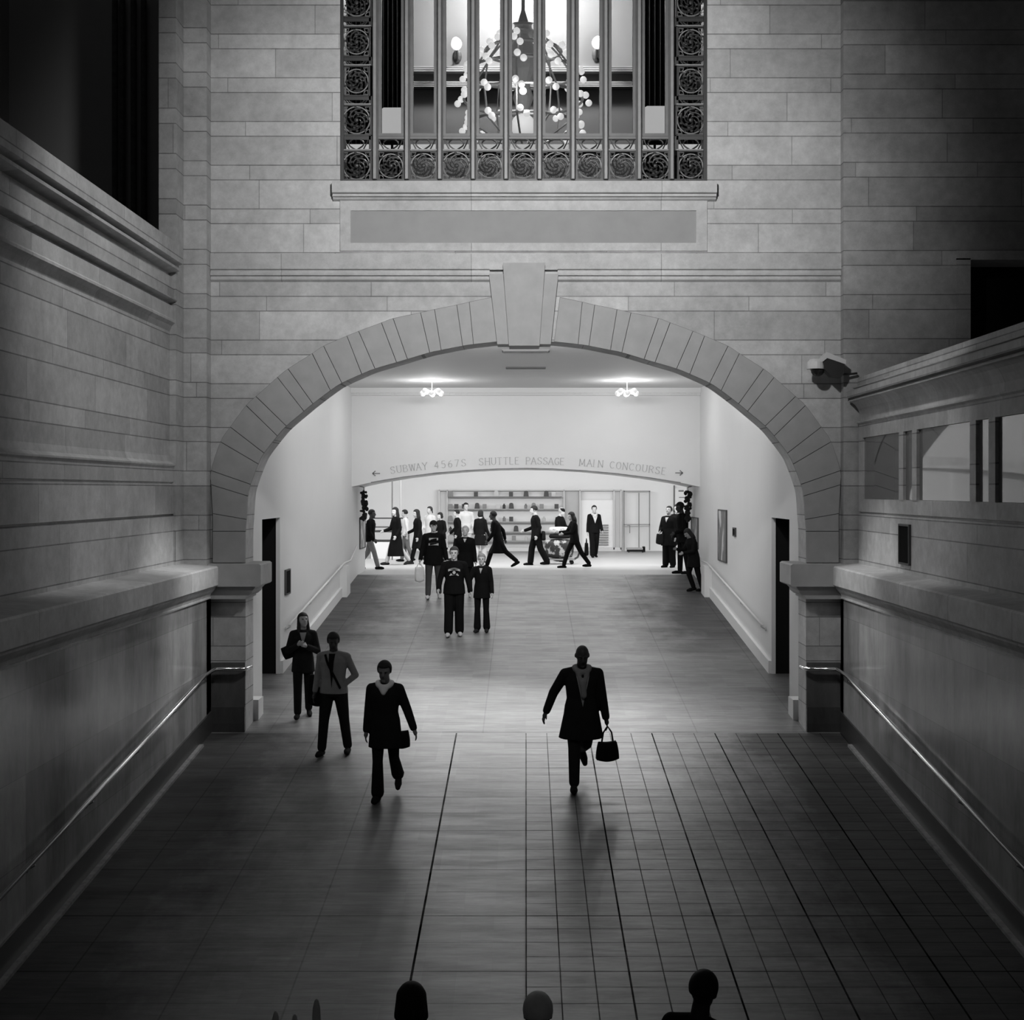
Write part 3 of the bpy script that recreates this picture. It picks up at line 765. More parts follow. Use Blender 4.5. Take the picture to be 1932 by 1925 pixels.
# papers on a rack inside the doorways
for s in (-1, 1):
    for q in range(4 if s < 0 else 5):
        D = 22.35+0.05*q; bm = NB()
        box(bm, -0.16, 0.16, -0.01, 0.01, -0.012, 0.012)
        for v in bm.verts: v.co = Matrix.Rotation(-s*0.45, 3, 'Y') @ v.co
        zz_ = 3.5-((1042 if s < 0 else 1012)-(-9 if s < 0 else 10)*q*(1 if s > 0 else 1)-HOR)*D/F
        o = obj('paper_stack', bm, plain('white paper edge', 0.6, 0.7, 0.2)); o.location = (s*(PX+0.25), D, zz_)
        tag(o, '%s thin sheaf of white papers inside the %s doorway' % (('highest', 'second highest', 'middle', 'second lowest', 'lowest')[q if s > 0 else (0, 1, 3, 4)[3-q]], 'left' if s < 0 else 'right'), 'paper', 'papers on the rack of the %s doorway' % ('left' if s < 0 else 'right'))

# ---------------------------------------------------------------- handrails
def rail(label, pts, r, brackets, wallx, s, m=M['steel']):
    t = thing('handrail', label, 'handrail', pts[0])
    o0 = Vector(pts[0])
    bm = NB(); tube(bm, [Vector(p)-o0 for p in pts], r, 10); obj('rail', bm, m, t, smooth=True)
    for D in brackets:
        for a, b_ in zip(pts[:-1], pts[1:]):
            if min(a[1], b_[1]) <= D <= max(a[1], b_[1]) and abs(a[1]-b_[1]) > 0.01:
                f = (D-a[1])/(b_[1]-a[1]); p = Vector(a).lerp(Vector(b_), f)
        bm = NB(); tube(bm, [p-o0, p-o0+Vector((0, 0, -0.055)), p-o0+Vector((s*(wallx-abs(p.x))*0.7, 0, -0.09)), p-o0+Vector((s*(wallx-abs(p.x)), 0, -0.09))], 0.012, 6)
        ellipsoid(bm, p-o0+Vector((s*(wallx-abs(p.x)-0.010), 0, -0.09)), 0.014, 0.04, 0.04, 8, 5)
        obj('bracket', bm, m, t)
def rz(D): return floor_z(D)+0.97-(19.3-D)*0.022
for s, nm in ((-1, 'left'), (1, 'right')):
    rx = 4.49
    rail('long polished handrail down the %s side wall of the ramp' % nm,
         [(s*rx, 6.0, rz(6.0)), (s*rx, 19.3, rz(19.3)), (s*rx, 19.80, rz(19.4)), (s*(rx-0.03), 19.90, rz(19.4)), (s*4.11, 19.90, rz(19.4)), (s*4.04, 19.93, rz(19.4)), (s*4.0, 20.06, rz(19.4)+0.01)], 0.028,
         [7.5, 9.2, 10.9, 12.6, 14.3, 16.0, 17.7, 19.2], 4.57, s)
    px_ = PX-0.09
    rail('pale handrail on the %s passage wall beyond the doorway' % nm,
         [(s*px_, 24.05, floor_z(24.05)+0.76), (s*px_, 31.3, floor_z(31.3)+0.77), (s*(px_-0.03), 32.2, floor_z(31.3)+0.79), (s*(px_-0.05), 33.3, LAND_Z+0.78)], 0.022,
         [24.2, 26.5, 28.8, 31.0], PX, s, plain('pale painted rail', 0.62, 0.4, 0.4, 0.05))

# ---------------------------------------------------------------- lettering on the beam
SERIF = {
 'S': [[(0.85, 0.82), (0.7, 0.97), (0.45, 1), (0.2, 0.88), (0.17, 0.7), (0.35, 0.56), (0.65, 0.46), (0.86, 0.3), (0.8, 0.1), (0.52, 0), (0.25, 0.03), (0.1, 0.2)]],
 'U': [[(0.12, 1), (0.12, 0.3), (0.25, 0.06), (0.5, 0), (0.75, 0.06), (0.88, 0.3), (0.88, 1)]],
 'B': [[(0.15, 0), (0.15, 1), (0.6, 1), (0.8, 0.87), (0.8, 0.67), (0.6, 0.54), (0.15, 0.54)], [(0.6, 0.54), (0.88, 0.4), (0.88, 0.15), (0.65, 0), (0.15, 0)]],
 'W': [[(0, 1), (0.28, 0), (0.55, 0.95), (0.82, 0), (1.1, 1)]], 'A': [[(0, 0), (0.45, 1), (0.9, 0)], [(0.2, 0.38), (0.72, 0.38)]],
 'Y': [[(0.05, 1), (0.45, 0.5), (0.85, 1)], [(0.45, 0.5), (0.45, 0)]], 'H': [[(0.12, 0), (0.12, 1)], [(0.88, 0), (0.88, 1)], [(0.12, 0.52), (0.88, 0.52)]],
 'T': [[(0.02, 1), (0.88, 1)], [(0.45, 1), (0.45, 0)]], 'L': [[(0.15, 1), (0.15, 0), (0.8, 0)]],
 'E': [[(0.8, 1), (0.15, 1), (0.15, 0), (0.82, 0)], [(0.15, 0.53), (0.65, 0.53)]], 'P': [[(0.15, 0), (0.15, 1), (0.62, 1), (0.82, 0.86), (0.82, 0.62), (0.62, 0.48), (0.15, 0.48)]],
 'G': [[(0.85, 0.82), (0.65, 0.98), (0.4, 0.97), (0.12, 0.72), (0.1, 0.35), (0.3, 0.05), (0.6, 0), (0.85, 0.12), (0.85, 0.42), (0.6, 0.42)]],
 'M': [[(0.08, 0), (0.12, 1), (0.55, 0.2), (0.98, 1), (1.02, 0)]], 'I': [[(0.25, 0), (0.25, 1)]], 'N': [[(0.1, 0), (0.1, 1), (0.88, 0), (0.88, 1)]],
 'C': [[(0.85, 0.82), (0.65, 0.98), (0.4, 0.97), (0.12, 0.72), (0.1, 0.35), (0.3, 0.05), (0.6, 0), (0.87, 0.17)]],
 'O': [[(0.5, 1), (0.2, 0.9), (0.07, 0.5), (0.2, 0.1), (0.5, 0), (0.8, 0.1), (0.93, 0.5), (0.8, 0.9), (0.5, 1)]],
 'R': [[(0.15, 0), (0.15, 1), (0.62, 1), (0.82, 0.86), (0.82, 0.66), (0.62, 0.52), (0.15, 0.52)], [(0.5, 0.52), (0.9, 0)]],
 '4': [[(0.62, 0), (0.62, 1), (0.08, 0.3), (0.85, 0.3)]], '5': [[(0.78, 1), (0.25, 1), (0.2, 0.58), (0.6, 0.62), (0.82, 0.35), (0.7, 0.07), (0.4, 0), (0.12, 0.12)]],
 '6': [[(0.7, 1), (0.3, 0.75), (0.12, 0.35), (0.3, 0.03), (0.6, 0), (0.82, 0.25), (0.7, 0.52), (0.4, 0.56), (0.16, 0.38)]], '7': [[(0.1, 1), (0.82, 1), (0.35, 0)]]}
SER = {'U': [(0.12, 1), (0.88, 1)], 'W': [(0, 1), (1.1, 1)], 'A': [(0, 0), (0.9, 0)], 'Y': [(0.05, 1), (0.85, 1), (0.45, 0)], 'H': [(0.12, 0), (0.12, 1), (0.88, 0), (0.88, 1)],
       'T': [(0.45, 0)], 'P': [(0.15, 0)], 'M': [(0.08, 0), (1.02, 0)], 'I': [(0.25, 0), (0.25, 1)], 'N': [(0.1, 0), (0.88, 1)], 'R': [(0.15, 0)], 'L': [(0.15, 1)]}
WID = {'I': 0.5, 'M': 1.15, 'W': 1.15, 'L': 0.85, 'E': 0.9}
def letter(bm, ch_, ox, oz, ang, h):
    w_ = 0.062
    def P(p, d=(0, 0)):
        x, z = (p[0]*0.78-0.39)*h+d[0], (p[1]-0.5)*h+d[1]
        c, s2 = math.cos(ang), math.sin(ang); return (ox+x*c-z*s2, oz+x*s2+z*c)
    for st in SERIF[ch_]:
        for a, b_ in zip(st[:-1], st[1:]):
            dx, dz = b_[0]*0.78-a[0]*0.78, b_[1]-a[1]; L = math.hypot(dx, dz)
            wd = h*(0.085 if abs(dz) > abs(dx)*0.9 else 0.045)/2; nx, nz = -dz/L*wd, dx/L*wd
            prism(bm, [P(a, (nx, nz)), P(a, (-nx, -nz)), P(b_, (-nx, -nz)), P(b_, (nx, nz))], 'Y', DS-0.012, DS)
    for p in SER.get(ch_, ()):
        e = h*0.11; t = h*0.02
        prism(bm, [P(p, (-e, -t)), P(p, (e, -t)), P(p, (e, t)), P(p, (-e, t))], 'Y', DS-0.012, DS)
def arc_y(px):   # baseline middle of the lettering, pixel row
    return 869.5+((px-990)/268.0)**2*20.5
let_m = plain('faint incised lettering', 0.44, 0.6, 0.2, 0.25, 3); arr_m = plain('dark arrow paint', 0.20, 0.6, 0.2)
for word, a, b_ in (('SUBWAY', 735, 808), ('4567S', 818, 881), ('SHUTTLE', 902, 981), ('PASSAGE', 991, 1066), ('MAIN', 1090, 1140), ('CONCOURSE', 1149, 1258)):
    bm = NB(); ws = [WID.get(c, 1.0)*(1.25 if word == '4567S' else 1) for c in word]; tot = sum(ws); acc = 0
    for c, q in zip(word, ws):
        px = a+(b_-a)*(acc+q/2)/tot; acc += q
        x, z = W(px, arc_y(px), DS); sl = -2*((px-990)/268.0)*20.5/268.0
        letter(bm, c, x, z, math.atan(sl), 13.0*DS/F)
    o = obj('sign_lettering', bm, let_m)
    tag(o, 'faint grey capitals reading %s on the white beam over the passage' % (word if word != '4567S' else '4 5 6 7 S'), 'lettering', 'inscription on the beam')
for px, d in ((710, -1), (1281, 1)):
    x, z = W(px, 893.5 if d < 0 else 892.5, DS); h = 13*DS/F
    bm = NB()
    def seg(a, b_, wd=0.012):
        dx, dz = b_[0]-a[0], b_[1]-a[1]; L = math.hypot(dx, dz); nx, nz = -dz/L*wd, dx/L*wd
        prism(bm, [(a[0]+nx, a[1]+nz), (a[0]-nx, a[1]-nz), (b_[0]-nx, b_[1]-nz), (b_[0]+nx, b_[1]+nz)], 'Y', DS-0.012, DS)
    seg((x-d*0.09, z), (x+d*0.09, z)); seg((x+d*0.09, z), (x+d*0.02, z+0.06)); seg((x+d*0.09, z), (x+d*0.02, z-0.06))
    tag(obj('sign_arrow', bm, arr_m), 'small dark arrow pointing %s at the %s end of the inscription' % (('left', 'left') if d < 0 else ('right', 'right')), 'arrow', 'inscription on the beam')

# chandeliers inside the passage, almost lost against the white
for i, px in enumerate((815, 1183)):
    D = 31.0; x, z = W(px, 740, D)
    t = thing('passage_chandelier', ('pale cluster of globe lamps under the passage ceiling, left one', 'pale cluster of globe lamps under the passage ceiling, right one')[i], 'chandelier', (x, D, z), 0, 'globe lamps in the passage')
    bm = NB(); tube(bm, [(0, 0, 0.0), (0, 0, 5.96-z)], 0.012, 6)
    for q in range(8):
        a = q*PI/4; tube(bm, [(0, 0, 0.0), (0.12*math.cos(a), 0.12*math.sin(a), 0.05), (0.2*math.cos(a), 0.2*math.sin(a), -0.02)], 0.008, 4)
    obj('stem', bm, plain('pale brass', 0.6, 0.4), t)
    point('passage_chandelier_light', (x, D, z-0.12), 62, 0.18)
    for q in range(8):
        a = q*PI/4; bm = NB(); ellipsoid(bm, (0.21*math.cos(a), 0.21*math.sin(a), -0.03+0.05*(q % 2)), 0.065, 0.065, 0.065, 10, 6)
        obj('globe_bulb', bm, plain('passage globe', 0.8, 0.5, 0.2, 0, emit=0.25), t, smooth=True)

# ---------------------------------------------------------------- shopfront at the far side of the corridor
SD = 48.0
def SW(px, py, D=SD): return W(px, py, D)
t = thing('shopfront', 'bright shop window with shelves of small goods across the corridor', 'shopfront', (0, 0, 0))
bm = NB()
xa, zt_ = SW(828, 925); xb, zb3 = SW(1172, 1037)
def fbar(px0, px1, py0, py1, y0=47.9, y1=48.1): 
    x0, z1 = SW(px0, py0); x1, z0 = SW(px1, py1); box(bm, x0, x1, y0, y1, z0, z1)
for p in (828, 843, 1063, 1093, 1157, 1170): fbar(p, p+2.2, 925, 1037)
fbar(828, 1172, 923, 926); fbar(828, 1172, 1033, 1040)
obj('frame', bm, plain('pale shop frame', 0.55, 0.4), t)
bm = NB(); fbar(1063, 1094, 926, 1033, 48.1, 48.12); obj('frosted_pane', bm, plain('greyish pane', 0.42, 0.3, 0.5, 0.3, 0.8), t)
bm = NB(); fbar(1094, 1158, 944, 1033, 48.1, 48.12); obj('poster_panel', bm, plain('bright poster', 0.8, 0.4, 0.4, 0.02), t)
for py in (937, 960, 984, 1003, 1020):
    bm = NB(); fbar(846, 1060, py, py+1.1, 47.75, 48.1); obj('shelf', bm, plain('dark shelf edge', 0.10 if py == 937 else 0.35, 0.5), t)
for q in range(9):
    bm = NB(); fbar(1123, 1148, 990+4.6*q, 992.2+4.6*q, 48.02, 48.1); obj('louvre', bm, plain('grey louvre', 0.25, 0.5), t)
rnd = random.Random(11); ORD = ('first', 'second', 'third', 'fourth', 'fifth', 'sixth', 'seventh', 'eighth', 'ninth', 'tenth', 'eleventh', 'twelfth', 'thirteenth', 'fourteenth', 'fifteenth')
kinds = ['box', 'jar', 'bag']
prot = {}
for kd in kinds:
    for sh, v in enumerate((0.03, 0.2, 0.5)):
        bm = NB()
        if kd == 'box': box(bm, -0.07, 0.07, -0.05, 0.05, 0, 0.16)
        elif kd == 'jar': tube(bm, [(0, 0, 0), (0, 0, 0.11), (0, 0, 0.13), (0, 0, 0.17)], [0.05, 0.055, 0.03, 0.03], 10)
        else: prism(bm, [(-0.09, 0), (0.09, 0), (0.07, 0.17), (0.03, 0.20), (-0.03, 0.20), (-0.07, 0.17)], 'Y', -0.04, 0.04)
        prot[(kd, sh)] = bm
made = {}
for py in (937, 960, 984, 1003, 1020):
    px = 850; cnt = 0
    while px < 1056:
        if rnd.random() < 0.55:
            kd = rnd.choice(kinds); sh = rnd.choice((0, 0, 1, 1, 2, 2))
            x, z = SW(px, py, 47.85)
            nm = {'box': 'carton', 'jar': 'jar', 'bag': 'gift_bag'}[kd]
            if (kd, sh) not in made:
                o = obj(nm, prot.pop((kd, sh)), plain('shop goods %d' % sh, (0.03, 0.2, 0.5)[sh], 0.5)); made[(kd, sh)] = o
            else:
                o = made[(kd, sh)].copy(); C.objects.link(o)
            o.location = (x, 47.85, z+0.002)
            row = {937: 'top', 960: 'second', 984: 'third', 1003: 'fourth', 1020: 'lowest'}[py]
            cnt += 1
            tag(o, '%s %s, %s item from the left on the %s shelf of the shop window' % (('dark', 'grey', 'pale')[sh], nm.replace('_', ' '), ORD[cnt-1], row), nm.replace('_', ' '), '%s %ss on the %s shop shelf' % (('dark', 'grey', 'pale')[sh], nm.replace('_', ' '), row))
        px += rnd.uniform(10.5, 15)
for bmx in prot.values(): bmx.free()
# glass door, stanchion and low trolley at the right
t = thing('glass_door', 'pale glass door with a thin dark upright right of the shop window', 'door', (SW(1205, 0)[0], 47.9, LAND_Z))
bm = NB()
def gb(px0, px1, py0, py1, y0=-0.04, y1=0.02):
    x0, z1 = SW(px0, py0); x1, z0 = SW(px1, py1); ox = SW(1205, 0)[0]; box(bm, x0-ox, x1-ox, y0, y1, z0-LAND_Z, z1-LAND_Z)
gb(1176, 1178, 926, 1038); gb(1204, 1206, 930, 1036); gb(1224, 1226, 926, 1038); gb(1176, 1226, 926, 928); obj('frame', bm, plain('grey door frame', 0.22, 0.5), t)
bm = NB(); gb(1176, 1226, 989, 990.6); obj('push_bar', bm, plain('grey door frame', 0.22, 0.5), t)
bm = NB(); gb(1187, 1188.5, 992, 1006); gb(1183, 1188.5, 991, 992.3); obj('handle', bm, plain('grey door handle', 0.2, 0.5), t)
t = thing('low_trolley', 'low flat trolley with a dark skirt by the glass door', 'trolley', (W(1199, 0, 47)[0], 47.0, LAND_Z))
bm = NB(); box(bm, -0.30, 0.30, -0.15, 0.15, 0.10, 0.16); obj('deck', bm, plain('grey deck', 0.3, 0.5), t)
bm = NB(); box(bm, -0.31, 0.31, -0.16, -0.14, 0.03, 0.10); box(bm, 0.24, 0.32, -0.15, 0.1, 0.02, 0.2); obj('skirt', bm, M['black'], t)
for sx in (-0.25, 0.22):
    bm = NB(); tube(bm, [(sx, -0.1, 0.035), (sx+0.03, -0.1, 0.035)], 0.035, 10); obj('wheel', bm, M['black'], t)
# glass shop corner at the left: counter with dark edged shelves
t = thing('display_counter', 'low white counter with dark edged glass shelves at the left of the corridor', 'counter', (W(735, 0, 43)[0], 43.0, LAND_Z))
def cb(bm, px0, px1, py0, py1, y0=-0.3, y1=0.3):
    x0, z1 = W(px0, py0, 43); x1, z0 = W(px1, py1, 43); ox = W(735, 0, 43)[0]; box(bm, x0-ox, x1-ox, y0, y1, z0-LAND_Z, z1-LAND_Z)
bm = NB(); cb(bm, 702, 768, 1022, 1054); obj('body', bm, M['white'], t)
for py, hh in ((977, 1.8), (994, 1.2), (1001, 3.0), (1019, 2.2)):
    bm = NB(); cb(bm, 700, 768, py, py+hh, -0.32, 0.32); obj('shelf', bm, plain('dark counter shelf', 0.02, 0.5), t)
bm = NB(); cb(bm, 700, 701.5, 975, 1054, -0.3, -0.26); cb(bm, 766, 768, 975, 1054, -0.3, -0.26); obj('upright', bm, plain('grey counter post', 0.3, 0.5), t)
bm = NB(); x, z = W(740, 913, 42); tube(bm, [(x, 42, LAND_Z), (x, 42, 5.4)], 0.02, 8)
tag(obj('thin_post', bm, plain('grey thin post', 0.12, 0.5)), 'thin dark vertical post left of the shop window', 'post')
bm = NB(); x, z = W(756, 913, 44); tube(bm, [(x, 44, LAND_Z), (x, 44, 5.4)], 0.03, 8)
tag(obj('column', bm, plain('pale column', 0.5, 0.5)), 'slender pale post just right of the thin dark one', 'post')
bm = NB(); x, z = W(1271, 915, 46); 
t = thing('notice_board', 'white notice board with small dark print at the right of the corridor', 'board', (W(1287, 0, 47.9)[0], 48.15, 0))
def nb(px0, px1, py0, py1, y0, y1, m, nm):
    bm = NB(); x0, z1 = W(px0, py0, 48.1); x1, z0 = W(px1, py1, 48.1); ox = W(1287, 0, 47.9)[0]; box(bm, x0-ox, x1-ox, y0, y1, z0, z1); obj(nm, bm, m, t)
nb(1271, 1273, 916, 985, -0.08, 0.0, plain('dark board post', 0.08, 0.5), 'edge'); nb(1273, 1306, 922, 985, -0.05, 0.0, M['white'], 'board')
nb(1280, 1290, 925, 928, -0.06, -0.05, plain('board print', 0.15, 0.5), 'print'); nb(1281, 1303, 938, 939.5, -0.06, -0.05, plain('board print', 0.15, 0.5), 'print')
# pale shapes at the very bottom edge
t = thing('pale_flower_spikes', 'three blurred pale pointed tips rising at the lower left edge', 'flowers', (W(557, 0, 8.0)[0], 8.0, floor_z(8.0)))
for px, py in ((520, 1908), (556, 1914), (597, 1885)):
    x, z = W(px, py, 8.0); x -= t.location.x; z -= t.location.z
    bm = NB(); tube(bm, [(x, 0, z-0.30), (x, 0, z-0.12), (x, 0, z-0.05), (x, 0, z-0.01), (x, 0, z)], [0.022, 0.026, 0.022, 0.012, 0.003], 10); obj('flower_spike', bm, plain('pale petals', 0.8, 0.7, 0.2, 0.1), t, smooth=True)
    bm = NB(); tube(bm, [(0, 0, 0.9), (x, 0, z-0.3)], 0.008, 6); obj('stem', bm, M['black'], t)
bm = NB(); tube(bm, [(0, 0, 0), (0, 0, 0.05), (0, 0, 0.5), (0, 0, 0.92), (0, 0, 0.95)], [0.16, 0.18, 0.10, 0.14, 0.15], 20); obj('vase', bm, M['black'], t, smooth=True)
point('flower_glow', (0, 7.2, 3.2), 0.01, 0.1) if False else None

# ---------------------------------------------------------------- people
def capsule(bm, p0, r0, p1, r1, seg=10):
    p0, p1 = Vector(p0), Vector(p1); d = (p1-p0); L = d.length
    if L < 1e-6: return
    d /= L; n = 3; pts = []; rs = []
    for k in range(n, -1, -1):
        a = k*PI/2/n*0.93; pts.append(p0-d*r0*math.sin(a)); rs.append(r0*math.cos(a))
    for k in range(0, n+1):
        a = k*PI/2/n*0.93; pts.append(p1+d*r1*math.sin(a)); rs.append(r1*math.cos(a))
    a_ = d.cross(Vector((0.31, 0.95, 0.05)))
    if a_.length < 0.1: a_ = d.cross(Vector((1, 0, 0)))
    a_.normalize(); b_ = d.cross(a_)
    rings = [[bm.verts.new(p+r*(math.cos(t*2*PI/seg)*a_+math.sin(t*2*PI/seg)*b_)) for t in range(seg)] for p, r in zip(pts, rs)]
    for A, B in zip(rings[:-1], rings[1:]):
        for k in range(seg): bm.faces.new((A[k], A[(k+1) % seg], B[(k+1) % seg], B[k]))
    bm.faces.new(rings[0][::-1]); bm.faces.new(rings[-1])
def loft(bm, rings, seg=18):
    """rings: (centre, rx, ry, xaxis, yaxis)"""
    R_ = []
    for c, rx, ry, ax, ay in rings:
        R_.append([bm.verts.new(Vector(c)+rx*math.cos(t*2*PI/seg)*ax+ry*math.sin(t*2*PI/seg)*ay) for t in range(seg)])
    for A, B in zip(R_[:-1], R_[1:]):
        for k in range(seg): bm.faces.new((A[k], A[(k+1) % seg], B[(k+1) % seg], B[k]))
    bm.faces.new(R_[0][::-1]); bm.faces.new(R_[-1])
def fuse(bm, voxel, smooth=2):
    """merge overlapping closed shells into one continuous surface"""
    bmesh.ops.recalc_face_normals(bm, faces=bm.faces[:])
    me = bpy.data.meshes.new('t'); bm.to_mesh(me); bm.free()
    o = bpy.data.objects.new('t', me); C.objects.link(o)
    r = o.modifiers.new('r', 'REMESH'); r.mode = 'VOXEL'; r.voxel_size = voxel
    if smooth:
        sm = o.modifiers.new('s', 'SMOOTH'); sm.factor = 0.5; sm.iterations = smooth
    dg = bpy.context.evaluated_depsgraph_get(); dg.update()
    out = bpy.data.meshes.new_from_object(o.evaluated_get(dg))
    bpy.data.objects.remove(o); bpy.data.meshes.remove(me)
    for p in out.polygons: p.use_smooth = True
    return out
def mesh_obj(name, me, m, parent=None):
    me.materials.clear(); me.materials.append(m)
    o = bpy.data.objects.new(name, me); me.name = name; C.objects.link(o)
    if parent is not None: o.parent = parent
    return o
def cloth(v, rough=0.85): return plain('cloth %.3f' % v, v, rough, 0.06 if v < 0.1 else 0.3, 0.25, 7)
def skin(v): return plain('skin %.2f' % v, v, 0.55, 0.3, 0.08, 12)
LY = 0.0
def rotx(a): return Matrix.Rotation(math.radians(a), 3, 'X')
def roty(a): return Matrix.Rotation(math.radians(a), 3, 'Y')
def rotz(a): return Matrix.Rotation(math.radians(a), 3, 'Z')

def person(px, yf, yh, label, face=0, legs=None, arms=None, lean=0, head=(0, 0), top=('jacket', 0.01, 0.80), bottom=('trousers', 0.01), hair=('short', 0.01),
           sk=0.35, shoe=0.01, detail=1, fat=1.0, shoulder=1.0, extras=(), D=None, H=None, collar=None, sidelean=0):
    """px,yf,yh: body column, foot row and head-top row in the photograph. legs: two of (hip flex, knee, spread); arms: two of (flex, abduct, elbow, inward). Index 0 is the side
    towards image left when facing the camera."""
    if D is None:
        D = 14001.0/(yf-680.0)
        if D > EDGE_D: D = (3.5-LAND_Z)*F/(yf-HOR)
    X = (px-CX)*D/F
    def tn(v): return v if v > 0.012 else (0.0055 if D > 24 else 0.017)
    top = (top[0], tn(top[1]))+tuple(top[2:]); bottom = (bottom[0], tn(bottom[1])); hair = (hair[0], tn(hair[1])); shoe = tn(shoe)
    if H is None: H = (yf-yh)*D/F
    k = H/1.75
    legs = legs or ((6, 4, 3), (-6, 8, 3)); arms = arms or ((5, 8, 12, 0), (-5, 8, 12, 0))
    vox = (0.009, 0.0125, 0.017)[2-detail] if detail < 3 else 0.008
    J = {}
    hipz = 0.0  # build with the pelvis at 0, shift afterwards
    for i, s in enumerate((-1, 1)):
        h = Vector((s*0.088, 0, 0)); a, kn, c = legs[i]
        R1_ = roty(-s*c) @ rotx(-a); th = R1_ @ Vector((0, 0, -0.425)); knee = h+th
        R2_ = roty(-s*c*0.6) @ rotx(-a+kn); sh = R2_ @ Vector((0, 0, -0.41)); ank = knee+sh
        pitch = (-a+kn)*0.6 if kn > 12 else 0
        R3_ = rotx(pitch); toe = ank+R3_ @ Vector((s*0.02, -0.155, -0.055)); heel = ank+R3_ @ Vector((0, 0.05, -0.055)); ball = ank+R3_ @ Vector((s*0.015, -0.10, -0.052))
        J['leg', i] = (h, knee, ank, toe, heel, ball)
    T = roty(sidelean) @ rotx(lean)
    def tp(x, y, z): return T @ Vector((x, y, z))
    sw = 0.168*shoulder
    for i, s in enumerate((-1, 1)):
        sp_ = tp(s*sw, 0.005, 0.465); fl, ab, el, inw = arms[i]
        RA = T @ rotx(-fl) @ roty(-s*ab); el_ = sp_+RA @ Vector((0, 0, -0.29))
        RF = RA @ rotz(-s*inw if True else 0) @ rotx(-el)
        wr = el_+RF @ Vector((0, 0, -0.25)); J['arm', i] = (sp_, el_, wr, RF)
    neck0 = tp(0, 0.01, 0.52); neck1 = tp(0, -0.008, 0.598)
    HR = T @ rotz(head[0]) @ rotx(head[1]); hc = neck1+HR @ Vector((0, -0.012, 0.100))
    # floor contact
    rzm = rotz(face)
    best = 1e9
    for i in (0, 1):
        for q in (3, 4, 5):
            p = rzm @ (J['leg', i][q]*k)
            best = min(best, p.z-0.028*k-(floor_z(D+p.y)-floor_z(D)))
    dz = -best/k
    root_loc = Vector((X, D, floor_z(D)))
    def sft(v): return (Vector(v)+Vector((0, 0, dz)))*k
    for key in list(J):
        J[key] = tuple(sft(v) if isinstance(v, Vector) else v for v in J[key])
    neck0, neck1, hc = sft(neck0), sft(neck1), sft(hc)
    ax, ay = T @ Vector((1, 0, 0)), T @ Vector((0, 1, 0))
    TR = [(-0.07, 0.150, 0.100), (0.0, 0.168, 0.115), (0.08, 0.160, 0.108), (0.18, 0.138, 0.098), (0.30, 0.150, 0.108), (0.40, 0.162, 0.112), (0.455, 0.148, 0.098), (0.50, 0.098, 0.078), (0.545, 0.055, 0.058)]
    def torso_at(z):
        for a, b in zip(TR[:-1], TR[1:]):
            if a[0] <= z <= b[0]:
                f = (z-a[0])/(b[0]-a[0]); return (a[1]+(b[1]-a[1])*f, a[2]+(b[2]-a[2])*f)
        return TR[0][1:] if z < TR[0][0] else TR[-1][1:]
    def ring(z, dx, dy, sc=1.0):
        rx, ry = torso_at(z); c = sft(T @ Vector((0, 0.0, z))) if z > 0 else sft(Vector((0, 0, z)))
        return (c, (rx*fat*sc+dx)*k, (ry*fat*sc+dy)*k, ax if z > 0 else Vector((1, 0, 0)), ay if z > 0 else Vector((0, 1, 0)))
    # ---- body: one continuous surface
    bm = NB()
    loft(bm, [ring(z, -0.006, -0.006) for z in (-0.07, 0.0, 0.08, 0.18, 0.30, 0.40, 0.455, 0.50, 0.545)], 16)
    capsule(bm, neck0, 0.062*k, neck1+HR @ Vector((0, 0, 0.03))*k, 0.056*k)
    ellipsoid(bm, hc+HR @ Vector((0, 0.012, 0.018))*k, 0.079*k, 0.097*k, 0.104*k, 14, 10, mtx=HR)
    ellipsoid(bm, hc+HR @ Vector((0, -0.028, -0.045))*k, 0.062*k, 0.068*k, 0.078*k, 12, 8, mtx=HR)
    if detail >= 1:
        capsule(bm, hc+HR @ Vector((0, -0.092, 0.012))*k, 0.010*k, hc+HR @ Vector((0, -0.110, -0.024))*k, 0.015*k, 8)
        ellipsoid(bm, hc+HR @ Vector((0, -0.087, -0.056))*k, 0.026*k, 0.012*k, 0.010*k, 8, 5, mtx=HR)
        ellipsoid(bm, hc+HR @ Vector((0, -0.078, -0.104))*k, 0.026*k, 0.022*k, 0.018*k, 8, 5, mtx=HR)
        for s in (-1, 1):
            ellipsoid(bm, hc+HR @ Vector((s*0.079, 0.014, -0.005))*k, 0.011*k, 0.020*k, 0.030*k, 8, 6, mtx=HR)
            ellipsoid(bm, hc+HR @ Vector((s*0.030, -0.081, 0.028))*k, 0.026*k, 0.012*k, 0.008*k, 8, 5, mtx=HR)
    for i, s in enumerate((-1, 1)):
        sp_, el_, wr, RF = J['arm', i]
        capsule(bm, sp_, 0.050*k, el_, 0.038*k); capsule(bm, el_, 0.038*k, wr, 0.026*k)
        # hand
        hd = RF @ Vector((0, 0, -1)); side = RF @ Vector((0, -1, 0)); pn = RF @ Vector((-s, 0, 0))
        palm = wr+hd*0.045*k
        capsule(bm, wr, 0.025*k, palm, 0.028*k); 
        for f in range(4):
            b0 = wr+hd*0.07*k+side*((1.5-f)*0.019)*k; ln = (0.034, 0.040, 0.037, 0.028)[f]*k; cv = 0.45
            b1 = b0+(hd+pn*cv*0.4).normalized()*ln; b2 = b1+(hd*0.75+pn*cv*1.4).normalized()*ln*0.85
            capsule(bm, palm+side*((1.5-f)*0.015)*k, 0.013*k, b0, 0.0105*k, 7); capsule(bm, b0, 0.0105*k, b1, 0.0095*k, 7); capsule(bm, b1, 0.0095*k, b2, 0.008*k, 7)
